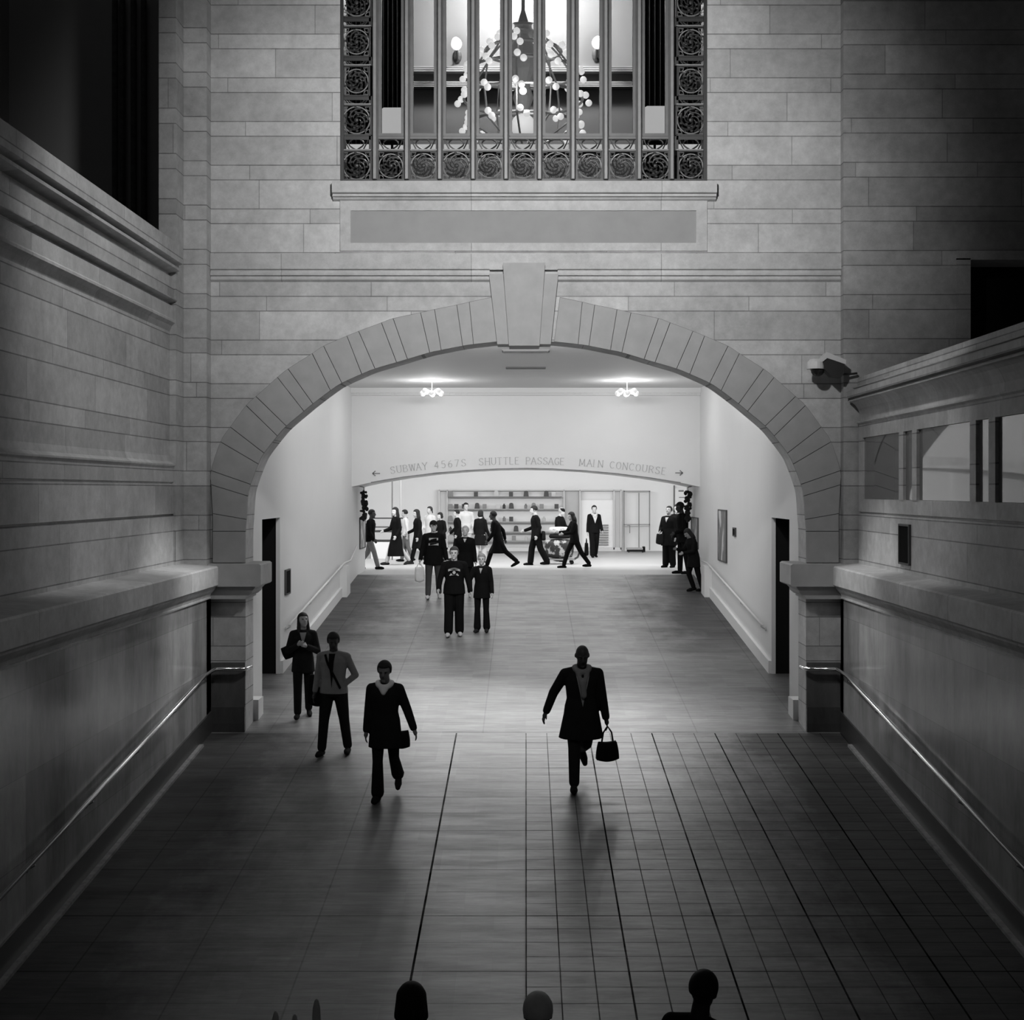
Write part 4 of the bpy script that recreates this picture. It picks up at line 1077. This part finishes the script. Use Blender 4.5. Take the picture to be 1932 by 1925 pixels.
        t0 = wr+hd*0.02*k+side*0.024*k; t1 = t0+(hd*0.55+side*0.8).normalized()*0.038*k; t2 = t1+(hd*0.95+side*0.15+pn*0.35).normalized()*0.030*k
        capsule(bm, t0, 0.014*k, t1, 0.012*k, 7); capsule(bm, t1, 0.012*k, t2, 0.009*k, 7)
        h, knee, ank, toe, heel, ball = J['leg', i]
        capsule(bm, h, 0.082*fat*k, knee, 0.052*k); capsule(bm, knee, 0.052*k, knee.lerp(ank, 0.35), 0.054*k); capsule(bm, knee.lerp(ank, 0.3), 0.054*k, ank, 0.036*k)
        capsule(bm, heel, 0.026*k, ball, 0.030*k); capsule(bm, ball, 0.030*k, toe, 0.022*k); capsule(bm, ank, 0.036*k, heel.lerp(ball, 0.3), 0.034*k)
    root = mesh_obj('person', fuse(bm, vox*1.0), skin(sk))
    root.location = root_loc; root.rotation_euler = (0, 0, math.radians(face))
    tag(root, label, 'person')
    cv_ = vox*1.15
    # ---- trousers or skirt
    bk, bv = bottom
    bm = NB()
    if bk in ('trousers', 'wide', 'flare', 'skirt'):
        loft(bm, [ring(z, 0.012, 0.012) for z in (-0.09, -0.03, 0.04, 0.10)], 16)
    if bk != 'skirt':
        for i in (0, 1):
            h, knee, ank, toe, heel, ball = J['leg', i]
            w1 = {'trousers': (0.098, 0.074, 0.064), 'wide': (0.106, 0.094, 0.092), 'flare': (0.095, 0.066, 0.082)}[bk]
            capsule(bm, h, w1[0]*fat*k, knee, w1[1]*k); capsule(bm, knee, w1[1]*k, ank+Vector((0, 0.005, 0.02))*k, w1[2]*k)
            capsule(bm, h+Vector((0, 0.02, -0.02))*k, 0.095*fat*k, h.lerp(knee, 0.5), 0.078*fat*k)
    else:
        zh = -0.38; loft(bm, [ring(-0.09, 0.012, 0.012), (sft((0, 0, -0.2)), 0.19*k, 0.14*k, Vector((1, 0, 0)), Vector((0, 1, 0))), (sft((0, 0, zh)), 0.21*k, 0.16*k, Vector((1, 0, 0)), Vector((0, 1, 0)))][::-1], 18)
    mesh_obj('skirt' if bk == 'skirt' else 'trousers', fuse(bm, cv_), cloth(bv), root)
    # ---- upper garment: name, tone, hem height below the pelvis
    tk, tv, hem = top[:3]
    slv = top[3] if len(top) > 3 else 0.94
    bm = NB(); e = 0.022 if tk != 'shirt' else 0.014
    rr = [ring(z, e, e) for z in (0.0, 0.08, 0.18, 0.30, 0.40)]+[ring(0.455, e*0.9, e*0.8), ring(0.50, e*0.9, e*0.7), ring(0.545, e*0.6, e*0.6)]
    fl = top[4] if len(top) > 4 else 0.25
    if hem > 0.02:
        low = []; n_ = max(2, int(hem/0.1))
        for q in range(n_, 0, -1):
            z = -hem*q/n_; rx, ry = 0.168*fat+e+fl*hem*q/n_*0.35, 0.115*fat+e+fl*hem*q/n_*0.42
            # let the skirt of the coat follow the stride
            mid = (J['leg', 0][1]+J['leg', 1][1])/2; hipc = sft((0, 0, 0)); f = min(1.0, hem*q/n_/0.42)
            c = sft((0, 0, z)); c.y += (mid.y-hipc.y)*f
            sp2 = abs(J['leg', 0][1].y-J['leg', 1][1].y)*0.5*f
            low.append((c, rx*k, max(ry*k, sp2+0.06*k), Vector((1, 0, 0)), Vector((0, 1, 0))))
        rr = low+rr
    loft(bm, rr, 20)
    for i in (0, 1):
        sp_, el_, wr, RF = J['arm', i]
        a0, a1, a2 = (0.068, 0.058, 0.048) if tk != 'shirt' else (0.060, 0.050, 0.040)
        capsule(bm, sp_+Vector((0, 0, 0.0)), a0*k, el_, a1*k); capsule(bm, el_, a1*k, el_.lerp(wr, slv), a2*k)
        capsule(bm, sft(T @ Vector((0, 0.008, 0.515))), 0.055*k, sp_, 0.066*k)
    top_o = mesh_obj({'jacket': 'jacket', 'coat': 'coat', 'shirt': 'shirt', 'hoodie': 'hoodie'}[tk], fuse(bm, cv_), cloth(tv), root)
    # ---- shoes
    for i in (0, 1):
        h, knee, ank, toe, heel, ball = J['leg', i]
        bm = NB(); u = 0.011*k
        capsule(bm, heel, 0.036*k+u*0.5, ball, 0.043*k+u*0.5); capsule(bm, ball, 0.044*k+u*0.3, toe+(toe-ball)*0.3, 0.030*k+u*0.3); capsule(bm, ank+Vector((0, 0, -0.005*k)), 0.040*k, heel.lerp(ball, 0.25), 0.040*k)
        if 'heels' in extras: capsule(bm, heel, 0.022*k, heel+Vector((0, 0.01, -0.035))*k, 0.010*k, 7)
        mesh_obj('shoe', fuse(bm, cv_, 1), plain('shoe %.2f' % shoe, shoe, 0.9, 0.08 if shoe < 0.1 else 0.3, 0.1), root)
        if shoe > 0.2:
            bm = NB(); capsule(bm, heel+Vector((0, 0, -0.022*k)), 0.030*k, ball+Vector((0, 0, -0.022*k)), 0.034*k); capsule(bm, ball+Vector((0, 0, -0.022*k)), 0.034*k, toe+Vector((0, 0, -0.012*k)), 0.028*k)
            for v in bm.verts: v.co.z = min(v.co.z, ball.z-0.012*k)
            mesh_obj('sole', fuse(bm, cv_, 1), plain('dark sole', 0.015, 0.8, 0.2), root)
    # ---- hair
    hk, hv = hair
    if hk != 'bald':
        bm = NB(); hcc = hc+HR @ Vector((0, 0.018, 0.026))*k
        bob = hk in ('bob', 'long', 'curly')
        def carve(d):
            if d[1] < -0.42 and d[2] < (0.42 if hk != 'fringe' else 0.25): return 0.72
            if d[2] < -0.45 and not bob: return 0.80
            return 1.0
        ellipsoid(bm, hcc, 0.093*k, 0.110*k, 0.107*k, 20, 14, fn=carve, mtx=HR)
        if bob:
            for s in (-1, 1):
                capsule(bm, hcc+HR @ Vector((s*0.060, 0.0, 0.03))*k, 0.032*k, hcc+HR @ Vector((s*0.076, -0.005, -0.10))*k, 0.030*k)
            ellipsoid(bm, hcc+HR @ Vector((0, 0.03, -0.06))*k, 0.092*k, 0.075*k, 0.085*k, 14, 8, mtx=HR)
        if hk == 'long' or hk == 'curly':
            w_ = 1.3 if hk == 'curly' else 1.0
            ellipsoid(bm, hcc+HR @ Vector((0, 0.045, -0.15))*k, 0.098*w_*k, 0.060*w_*k, 0.15*k, 14, 8, mtx=HR)
            for s in (-1, 1): capsule(bm, hcc+HR @ Vector((s*0.076, -0.005, -0.08))*k, 0.030*k, hcc+HR @ Vector((s*0.088, -0.03, -0.22))*k, 0.024*k)
        if hk == 'tail': capsule(bm, hcc+HR @ Vector((0, 0.09, 0.02))*k, 0.03*k, hcc+HR @ Vector((0, 0.13, -0.12))*k, 0.018*k)
        mesh_obj('hair', fuse(bm, vox, 1), plain('hair %.2f' % hv, hv, 0.7, 0.3, 0.2, 20), root)
    if detail >= 2:
        for s in (-1, 1):
            bm = NB(); ellipsoid(bm, hc+HR @ Vector((s*0.031, -0.087, 0.010))*k, 0.013*k, 0.008*k, 0.007*k, 8, 6, mtx=HR)
            obj('eye', bm, plain('dark eye', 0.02, 0.3, 0.5), root, smooth=True)
    cx = {'root': root, 'J': J, 'k': k, 'sft': sft, 'T': T, 'HR': HR, 'hc': hc, 'ring': ring, 'X': X, 'D': D, 'torso': torso_at, 'e': e, 'fat': fat, 'neck': neck1, 'cv': cv_, 'face': face, 'vox': vox}
    for fn in extras:
        if callable(fn): fn(cx)
    return cx

def world_pt(c, v): return c['root'].location+rotz(c['face']) @ Vector(v)
def patch(c, pts, v, name='print', off=0.008, rows=None):
    """a closed outline (x,z in metres on the torso) laid on the chest"""
    k = c['k']; bm = NB(); top, bot = [], []
    def S(x, z, o_):
        rx, ry = c['torso'](z); rx = rx*c['fat']+c['e']; ry = ry*c['fat']+c['e']
        y = -ry*math.sqrt(max(0.05, 1-(x/rx)**2))-o_
        return c['sft'](c['T'] @ Vector((x, y, z)))
    F_ = [bm.verts.new(S(x, z, off)) for x, z in pts]; B_ = [bm.verts.new(S(x, z, -0.01)) for x, z in pts]
    n = len(pts)
    for t in tessellate_polygon([[Vector((x, z, 0)) for x, z in pts]]):
        bm.faces.new([F_[i] for i in t]); bm.faces.new([B_[i] for i in reversed(t)])
    for i in range(n): bm.faces.new((F_[i], F_[(i+1) % n], B_[(i+1) % n], B_[i]))
    return obj(name, bm, cloth(v), c['root'])
def vneck(v, w=0.06, z0=0.28, z1=0.50, name='shirt_front'):
    def f(c):
        zs = [z0+(z1-z0)*i/6 for i in range(7)]
        patch(c, [(0.0, z0)]+[(w*i/6, zs[i]) for i in range(1, 7)]+[(-w*i/6, zs[i]) for i in range(6, 0, -1)], v, name)
    return f
def band(v, z0, z1, w, arch=0.0, name='stripe', off=0.010):
    def f(c):
        xs = [-w+2*w*i/10 for i in range(11)]
        a = [(x, z1-arch*(x/w)**2) for x in xs]; b = [(x, z0-arch*(x/w)**2) for x in xs][::-1]
        patch(c, a+b, v, name, off)
    return f
def dot(v, x, z, r, name='badge'):
    def f(c): patch(c, [(x+r*math.cos(t*PI/6), z+r*math.sin(t*PI/6)) for t in range(12)], v, name, 0.012)
    return f
def scarf(v, loops=1, tails=False):
    def f(c):
        k = c['k']; bm = NB(); n0 = c['neck']+Vector((0, 0, -0.035*k)); T = c['T']
        pts = [n0+T @ Vector((0.085*math.cos(a), 0.075*math.sin(a)-0.01, -0.02-0.045*max(0, -math.sin(a))))*k for a in [2*PI*q/14 for q in range(14)]]
        for i in range(14): capsule(bm, pts[i], 0.036*k, pts[(i+1) % 14], 0.036*k, 8)
        if not tails:
            capsule(bm, n0+T @ Vector((0.04, -0.09, -0.06))*k, 0.034*k, n0+T @ Vector((0.0, -0.115, -0.13))*k, 0.030*k, 8)
            capsule(bm, n0+T @ Vector((-0.04, -0.09, -0.06))*k, 0.034*k, n0+T @ Vector((0.0, -0.115, -0.13))*k, 0.030*k, 8)
        else:
            for s in (-1, 1):
                capsule(bm, n0+T @ Vector((s*0.06, -0.08, -0.05))*k, 0.032*k, n0+T @ Vector((s*0.015, -0.135, -0.20))*k, 0.030*k, 8)
            capsule(bm, n0+T @ Vector((0.0, -0.14, -0.18))*k, 0.038*k, n0+T @ Vector((0.01, -0.15, -0.33))*k, 0.036*k, 8)
        mesh_obj('scarf', fuse(bm, c['cv'], 2), cloth(v), c['root'])
    return f
def cap_hat(v, brim=0.10, name='cap'):
    def f(c):
        k = c['k']; bm = NB(); h = c['hc']+c['HR'] @ Vector((0, 0.012, 0.05))*k
        ellipsoid(bm, h, 0.090*k, 0.106*k, 0.080*k, 16, 10, fn=lambda d: 1.0 if d[2] > -0.1 else 0.9, mtx=c['HR'])
        capsule(bm, h+c['HR'] @ Vector((-0.045, -0.085, -0.005))*k, 0.014*k, h+c['HR'] @ Vector((0, -0.085-brim*0.7, -0.02))*k, 0.012*k, 8)
        capsule(bm, h+c['HR'] @ Vector((0.045, -0.085, -0.005))*k, 0.014*k, h+c['HR'] @ Vector((0, -0.085-brim*0.7, -0.02))*k, 0.012*k, 8)
        mesh_obj(name, fuse(bm, c['vox'], 1), cloth(v), c['root'])
    return f
def belt_strap(v, s=1):
    def f(c):
        bm = NB(); pts = []
        for q in range(9):
            z = 0.50-0.46*q/8; x = s*(0.10-0.22*q/8); rx, ry = c['torso'](z); rx = rx*c['fat']+c['e']; ry = ry*c['fat']+c['e']
            pts.append(c['sft'](c['T'] @ Vector((x, -ry*math.sqrt(max(.05, 1-(x/rx)**2))-0.008, z))))
        tube(bm, pts, 0.018*c['k'], 6); obj('strap', bm, cloth(v), c['root'])
    return f
def bag(c, i, label, w=0.30, h=0.26, dpt=0.11, v=0.01, drop=0.16, name='handbag', at=None, rz=None, flare=0.78, cat=None, strap=True, tilt=0):
    """a bag of its own hanging from hand i (or placed at a body point)"""
    k = c['k']
    hand = c['J']['arm', i][2]+c['J']['arm', i][3] @ Vector((0, 0, -0.085*k)) if at is None else c['sft'](at)
    p = world_pt(c, hand)
    t = thing(name, label, cat or name.replace('_', ' '), (p.x, p.y, p.z), math.radians(c['face'] if rz is None else rz))
    bm = NB(); a, b = w/2, dpt/2
    def sq(d): return (1.0/max(abs(d[0]), abs(d[1]), abs(d[2])))**0.75
    ellipsoid(bm, (0, 0, 0), 1, 1, 1, 24, 16, fn=sq)
    for v_ in bm.verts:
        u_ = v_.co.z; g = a*(flare+(1-flare)*(0.5-0.5*u_)); v_.co = Vector((v_.co.x*g, v_.co.y*b*(0.85-0.15*u_), -drop-h/2+u_*h/2-0.015*math.cos(v_.co.x*2)))
    bm.verts.ensure_lookup_table()
    if tilt:
        for v_ in bm.verts: v_.co = roty(tilt) @ v_.co
    obj('body', bm, cloth(v, 0.6), t, smooth=True)
    if strap:
        bm = NB()
        tube(bm, [(-a*flare*0.6, 0, -drop-0.01), (-a*0.35, 0, -drop*0.45), (0, 0, 0.0), (a*0.35, 0, -drop*0.45), (a*flare*0.6, 0, -drop-0.01)], 0.011, 6)
        obj('handle', bm, cloth(v, 0.6), t)
    return t

WALK = ((22, 6, 0), (-14, 22, 0)); WALK2 = ((-14, 24, 0), (20, 6, 0)); STAND = ((2, 2, 1), (-2, 3, 1)); STEP = ((12, 6, 0), (-8, 14, 0)); STEP2 = ((-8, 14, 0), (12, 6, 0))
# -- foreground
c = person(572, 1355, 1156, 'long haired woman in a dark blazer with hands raised, beside the left doorway', 8, STEP, ((12, 16, 118, 35), (12, 14, 112, 40)), 0, (18, -8), ('jacket', 0.010, 0.16), ('trousers', 0.010), ('long', 0.010),
           0.38, 0.012, 2, 0.95, 0.98, extras=(vneck(0.30, 0.055, 0.30, 0.50, 'blouse'),))
bag(c, 0, 'dark shoulder bag tucked under the arm of the long haired woman', 0.30, 0.20, 0.12, 0.010, 0.0, 'shoulder_bag', at=(-0.27, 0.0, 0.30), strap=False, tilt=-32)
c = person(630, 1424, 1190, 'man in a pale rolled sleeve shirt holding his waist, between two women', -6, ((10, 4, 5), (-4, 8, 7)), ((0, 10, 20, 10), (-8, 24, 78, 62)), 2, (14, 16), ('shirt', 0.26, 0.05, 0.80), ('trousers', 0.010), ('short', 0.008),
           0.050, 0.010, 2, 1.12, 1.10, extras=(belt_strap(0.010, -1), vneck(0.012, 0.045, 0.05, 0.52, 'tie_and_vest')))
bag(c, 0, 'dark coat or bag hanging at the side of the pale shirted man', 0.30, 0.44, 0.14, 0.010, 0.0, 'shoulder_bag', at=(-0.24, 0.04, 0.22), strap=False)
c = person(727, 1510, 1243, 'woman with short dark hair and a white scarf walking towards the camera', -4, ((6, 5, 0), (-16, 30, 0)), ((-4, 8, 14, 10), (-6, 20, 14, -5)), 2, (0, 14), ('jacket', 0.010, 0.26, 0.9), ('flare', 0.010), ('fringe', 0.008),
           0.16, 0.010, 2, 1.02, 1.02, extras=(scarf(0.85),))
bag(c, 1, 'dark bag at the hip of the woman with the white scarf', 0.24, 0.22, 0.12, 0.010, 0.0, 'shoulder_bag', at=(0.19, 0.05, -0.05), strap=False)
c = person(1097, 1492, 1212, 'bald man in an open dark jacket striding alone with a handbag', 4, ((4, 4, 0), (-22, 48, -2)), ((-22, 26, 26, 4), (4, 10, 8, 6)), 3, (0, 20), ('jacket', 0.010, 0.30, 0.9, 0.55), ('trousers', 0.022), ('bald', 0.01),
           0.045, 0.010, 2, 1.12, 1.16, extras=(vneck(0.30, 0.085, 0.10, 0.50, 'shirt_front'), scarf(0.24, tails=True)))
bag(c, 1, 'dark handbag with two handles in the hand of the bald striding man', 0.32, 0.25, 0.12, 0.010, 0.18, 'handbag', rz=20)
# -- middle of the ramp
c = person(857, 1201, 1031, 'man in a dark sweatshirt with a pale arched print and wide trousers', 2, ((4, 3, 2), (-3, 6, 1)), ((8, 16, 34, 12), (-6, 14, 14, 0)), 0, (-4, 4), ('hoodie', 0.010, 0.10, 0.9), ('wide', 0.010), ('short', 0.03),
           0.42, 0.42, 2, 1.12, 1.14, extras=(band(0.42, 0.372, 0.412, 0.115, 0.030, 'arched_print'), dot(0.42, 0.0, 0.325, 0.030, 'round_print'), band(0.42, 0.258, 0.278, 0.090, 0.0, 'base_print'), dot(0.40, -0.058, 0.286, 0.018, 'side_print'), dot(0.40, 0.058, 0.286, 0.018, 'side_print')))
c = person(909, 1193, 1044, 'short haired person in a fitted dark jacket right of the man in the printed sweatshirt', -10, STAND, ((10, 24, 60, 30), (4, 10, 20, 0)), 0, (6, 4), ('jacket', 0.010, 0.17), ('flare', 0.010), ('short', 0.20),
           0.42, 0.02, 2, 0.95, 0.98, extras=(vneck(0.36, 0.035, 0.38, 0.50, 'blouse'),))
c = person(818, 1130, 982, 'tall man in a dark cap and hooded top with two pale chest stripes', 4, ((8, 4, 3), (-6, 14, 3)), ((4, 12, 16, 0), (0, 12, 18, 0)), 0, (6, 0), ('hoodie', 0.010, 0.16), ('trousers', 0.05), ('short', 0.01),
           0.40, 0.40, 2, 1.14, 1.1, extras=(band(0.36, 0.385, 0.435, 0.100, 0.0), band(0.36, 0.275, 0.325, 0.110, 0.01), cap_hat(0.01)))
bag(c, 0, 'white paper carrier bag in the hand of the tall man in the cap', 0.22, 0.34, 0.10, 0.55, 0.07, 'carrier_bag', rz=20, flare=0.95)
c = person(878, 1128, 992, 'woman in dark clothes half hidden behind the man in the printed sweatshirt', -4, STEP, ((0, 8, 10, 0), (0, 10, 24, 0)), 0, (0, -6), ('jacket', 0.010, 0.18), ('trousers', 0.012), ('short', 0.35),
           0.42, 0.40, 1, 1.05, 1.0, extras=(vneck(0.40, 0.04, 0.42, 0.51, 'neckline'),))
# -- right hand group
c = person(1262, 1071, 954, 'person with a pale coat collar standing furthest left in the group at the right', -35, STAND, ((6, 14, 70, 30), (0, 8, 20, 0)), 0, (0, -10), ('coat', 0.010, 0.30), ('wide', 0.010), ('short', 0.01),
           0.30, 0.010, 1, 1.15, 1.05, extras=(vneck(0.38, 0.05, 0.36, 0.50, 'collar'),))
bag(c, 0, 'dark bag hugged by the person with the pale collar', 0.26, 0.30, 0.12, 0.010, 0.0, 'shoulder_bag', at=(-0.20, -0.14, 0.05), strap=False)
c = person(1277, 1066, 951, 'dark haired woman in the middle of the group standing at the right', -20, STAND, ((6, 8, 30, 20), (0, 8, 60, 20)), 0, (10, 0), ('coat', 0.010, 0.34), ('trousers', 0.010), ('bob', 0.01), 0.36, 0.010, 1)
c = person(1289, 1083, 946, 'tall man in dark clothes looking left at the right end of the corridor edge', -75, ((4, 3, 3), (-3, 5, 3)), ((2, 8, 40, 20), (10, 10, 60, 10)), 4, (0, 12), ('jacket', 0.010, 0.16), ('trousers', 0.010), ('short', 0.008), 0.02, 0.010, 1, 1.1, 1.05)
c = person(1309, 1117, 994, 'long haired girl in a dark coat leaning on the right ramp wall and looking down', -70, ((14, 34, 2), (-10, 6, 2)), ((30, 10, 80, 10), (22, 10, 70, 20)), 10, (0, 30), ('coat', 0.010, 0.26), ('trousers', 0.012), ('long', 0.008), 0.20, 0.012, 2, 1.1, 1.0)
# -- crowd on the level corridor
c = person(698, 1074, 958, 'man walking right in grey jeans at the far left edge of the corridor', 75, WALK, ((10, 6, 30, 0), (-12, 6, 20, 0)), 4, (0, 0), ('jacket', 0.010, 0.10), ('trousers', 0.16), ('short', 0.01), 0.05, 0.01, 1)
c = person(748, 1066, 954, 'long haired woman in a long flared black coat walking left', -60, WALK, ((16, 10, 60, 10), (-4, 8, 40, 0)), 2, (14, 4), ('coat', 0.010, 0.62, 0.9, 0.45), ('trousers', 0.40), ('long', 0.01), 0.42, 0.02, 1)
c = person(766, 1060, 961, 'person in a white shirt just behind the long black coat', -80, STEP, ((10, 6, 20, 0), (-6, 6, 10, 0)), 3, (0, 0), ('shirt', 0.48, 0.06, 0.5), ('trousers', 0.10), ('short', 0.01), 0.30, 0.01, 0)
c = person(789, 1064, 958, 'woman with very long dark hair left of the man in the cap', -70, WALK2, ((10, 8, 60, 10), (0, 8, 20, 0)), 3, (0, 6), ('coat', 0.010, 0.40, 0.9, 0.3), ('trousers', 0.012), ('long', 0.008), 0.36, 0.02, 1)
c = person(811, 1056, 955, 'person with pale padded top and tied dark hair above the man in the cap', -40, STEP, ((10, 8, 40, 10), (0, 8, 20, 0)), 0, (0, 0), ('jacket', 0.48, 0.12), ('trousers', 0.02), ('tail', 0.02), 0.38, 0.02, 0)
c = person(833, 1060, 966, 'woman with one hand bent up, right of the man in the cap', -50, STEP2, ((14, 14, 100, 20), (0, 14, 50, 0)), 3, (0, 10), ('jacket', 0.010, 0.12), ('trousers', 0.012), ('bob', 0.008), 0.40, 0.02, 1)
c = person(864, 1058, 961, 'slim person in dark clothes turned away left of the man in white', -80, STEP, ((10, 6, 40, 0), (-10, 6, 40, 0)), 3, (0, 0), ('jacket', 0.010, 0.10), ('trousers', 0.012), ('short', 0.01), 0.40, 0.02, 1)
c = person(879, 1052, 948, 'bearded man in a white padded jacket towering behind the crowd', 10, STEP2, ((10, 12, 50, 20), (4, 12, 60, 20)), 0, (10, 0), ('jacket', 0.48, 0.16), ('trousers', 0.40), ('short', 0.01), 0.42, 0.02, 1, 1.15, 1.1)
c = person(906, 1062, 962, 'person in a flared black coat over white trousers seen from behind', 150, STEP, ((6, 12, 20, 0), (8, 14, 30, 0)), 2, (0, 0), ('coat', 0.010, 0.34, 0.9, 0.6), ('wide', 0.45), ('bob', 0.008), 0.40, 0.02, 1)
c = person(940, 1073, 958, 'man in a long dark open coat striding away to the right', -100, ((32, 14, 2), (-34, 14, 2)), ((-30, 10, 30, 0), (16, 8, 30, 0)), 12, (0, -4), ('coat', 0.010, 0.40, 0.94, 0.4), ('trousers', 0.010), ('short', 0.008), 0.06, 0.010, 1, 1.08)
c = person(1012, 1067, 952, 'man in dark clothes walking left, alone in the centre of the corridor', -82, ((16, 10, 2), (-14, 12, 2)), ((14, 6, 60, 0), (-16, 6, 40, 0)), 4, (0, 6), ('jacket', 0.010, 0.14), ('wide', 0.010), ('short', 0.008), 0.40, 0.012, 1, 1.08)
bag(c, 1, 'small dark bag behind the man walking left in the centre', 0.22, 0.26, 0.12, 0.010, 0.0, 'shoulder_bag', at=(0.16, 0.18, 0.10), strap=False)
c = person(1054, 1060, 957, 'person in a striped knitted hat and dark sweater pushing the loaded luggage cart', 60, STEP, ((24, 12, 60, 20), (24, 12, 70, 20)), 6, (0, 14), ('hoodie', 0.010, 0.06), ('trousers', 0.30), ('short', 0.3), 0.42, 0.02, 1, 1.1, extras=(cap_hat(0.01, 0.02, 'knitted_hat'),))
c = person(1084, 1072, 961, 'woman with curly dark hair in heeled boots reaching towards the luggage cart', -78, ((26, 10, 3), (-24, 10, 3)), ((34, 8, 60, 0), (28, 8, 60, 0)), 6, (0, 8), ('jacket', 0.010, 0.12, 0.85), ('trousers', 0.012), ('curly', 0.01), 0.42, 0.01, 1, 1.0, extras=('heels',))
bag(c, 1, 'dark bag swinging behind the curly haired woman', 0.20, 0.36, 0.10, 0.012, 0.10, 'shoulder_bag', at=(0.10, 0.34, 0.02), rz=-80)
c = person(1121, 1052, 953, 'man in a white shirt and dark apron facing the camera by the shop window', 12, STEP, ((0, 8, 14, 0), (4, 10, 30, 10)), 0, (-6, 0), ('jacket', 0.012, 0.10), ('wide', 0.012), ('short', 0.008), 0.40, 0.01, 1, extras=(vneck(0.5, 0.095, 0.22, 0.51, 'shirt_front'), scarf(0.45)))
# -- heads at the bottom edge
def near(px, yh, D, label, face, hair, hv, skv, **kw):
    z = 3.5-(yh-HOR)*D/F; return person(px, 0, 0, label, face, STEP, None, 2, (0, 6), kw.pop('top', ('jacket', 0.008, 0.2)), ('trousers', 0.008), (hair, hv), skv, 0.01, 2, D=D, H=(z-floor_z(D)), **kw)
near(775, 1861, 8.1, 'dark haired person cut off at the bottom edge, under the floor seam', 180, 'bob', 0.006, 0.05)
near(1015, 1880, 8.0, 'grey haired person whose crown shows at the bottom edge centre', 180, 'short', 0.75, 0.2)
near(1302, 1832, 8.3, 'dark headed person with one raised shoulder at the bottom edge right', 160, 'short', 0.006, 0.03, sidelean=-6)

# luggage cart between the two people
CDp = 39.6
t = thing('luggage_cart', 'luggage cart piled with patterned dark and pale bags', 'cart', (W(1056, 0, CDp)[0], CDp, LAND_Z))
bm = NB(); box(bm, -0.42, 0.42, -0.25, 0.25, 0.12, 0.16); obj('platform', bm, plain('grey cart metal', 0.25, 0.5), t)
bm = NB(); tube(bm, [(0.42, -0.2, 0.14), (0.52, -0.2, 0.20), (0.56, -0.2, 0.32)], 0.018, 6); tube(bm, [(0.42, 0.2, 0.14), (0.52, 0.2, 0.20), (0.56, 0.2, 0.32)], 0.018, 6); tube(bm, [(0.56, -0.2, 0.32), (0.56, 0.2, 0.32)], 0.018, 6); obj('handle', bm, plain('dark cart metal', 0.03, 0.5), t)
for sx in (-0.34, 0.34):
    for sy in (-0.2, 0.2):
        bm = NB(); tube(bm, [(sx, sy-0.02, 0.06), (sx, sy+0.02, 0.06)], 0.06, 12); obj('wheel', bm, M['black'], t)
def bale(x, z, w_, h_, d_, label, m, y=0.0, name='duffel_bag', n_=5):
    bm = NB(); ellipsoid(bm, (0, 0, h_/2), w_/2, d_/2, h_/2, 20, 12, fn=lambda d: (1.0/max(abs(d[0]), abs(d[1]), abs(d[2])))**0.62)
    o = obj(name, bm, m, smooth=True); p = t.location; o.location = (p.x+x, p.y+y, p.z+z); tag(o, label, 'bag'); return o
pm = blob_mat('boldly patterned cloth', 0.012, 0.38, 5.5, 0.53, (1, 1, 0.8)); pl = blob_mat('pale patterned cloth', 0.5, 0.22, 6, 0.55)
bale(-0.02, 0.165, 0.86, 0.56, 0.46, 'large dark patterned bag at the bottom of the cart pile', pm)
bale(0.0, 0.728, 0.62, 0.14, 0.40, 'thin dark folded bundle in the middle of the cart pile', cloth(0.012))
bale(0.0, 0.872, 0.64, 0.20, 0.38, 'pale patterned bag on top of the cart pile', pl)
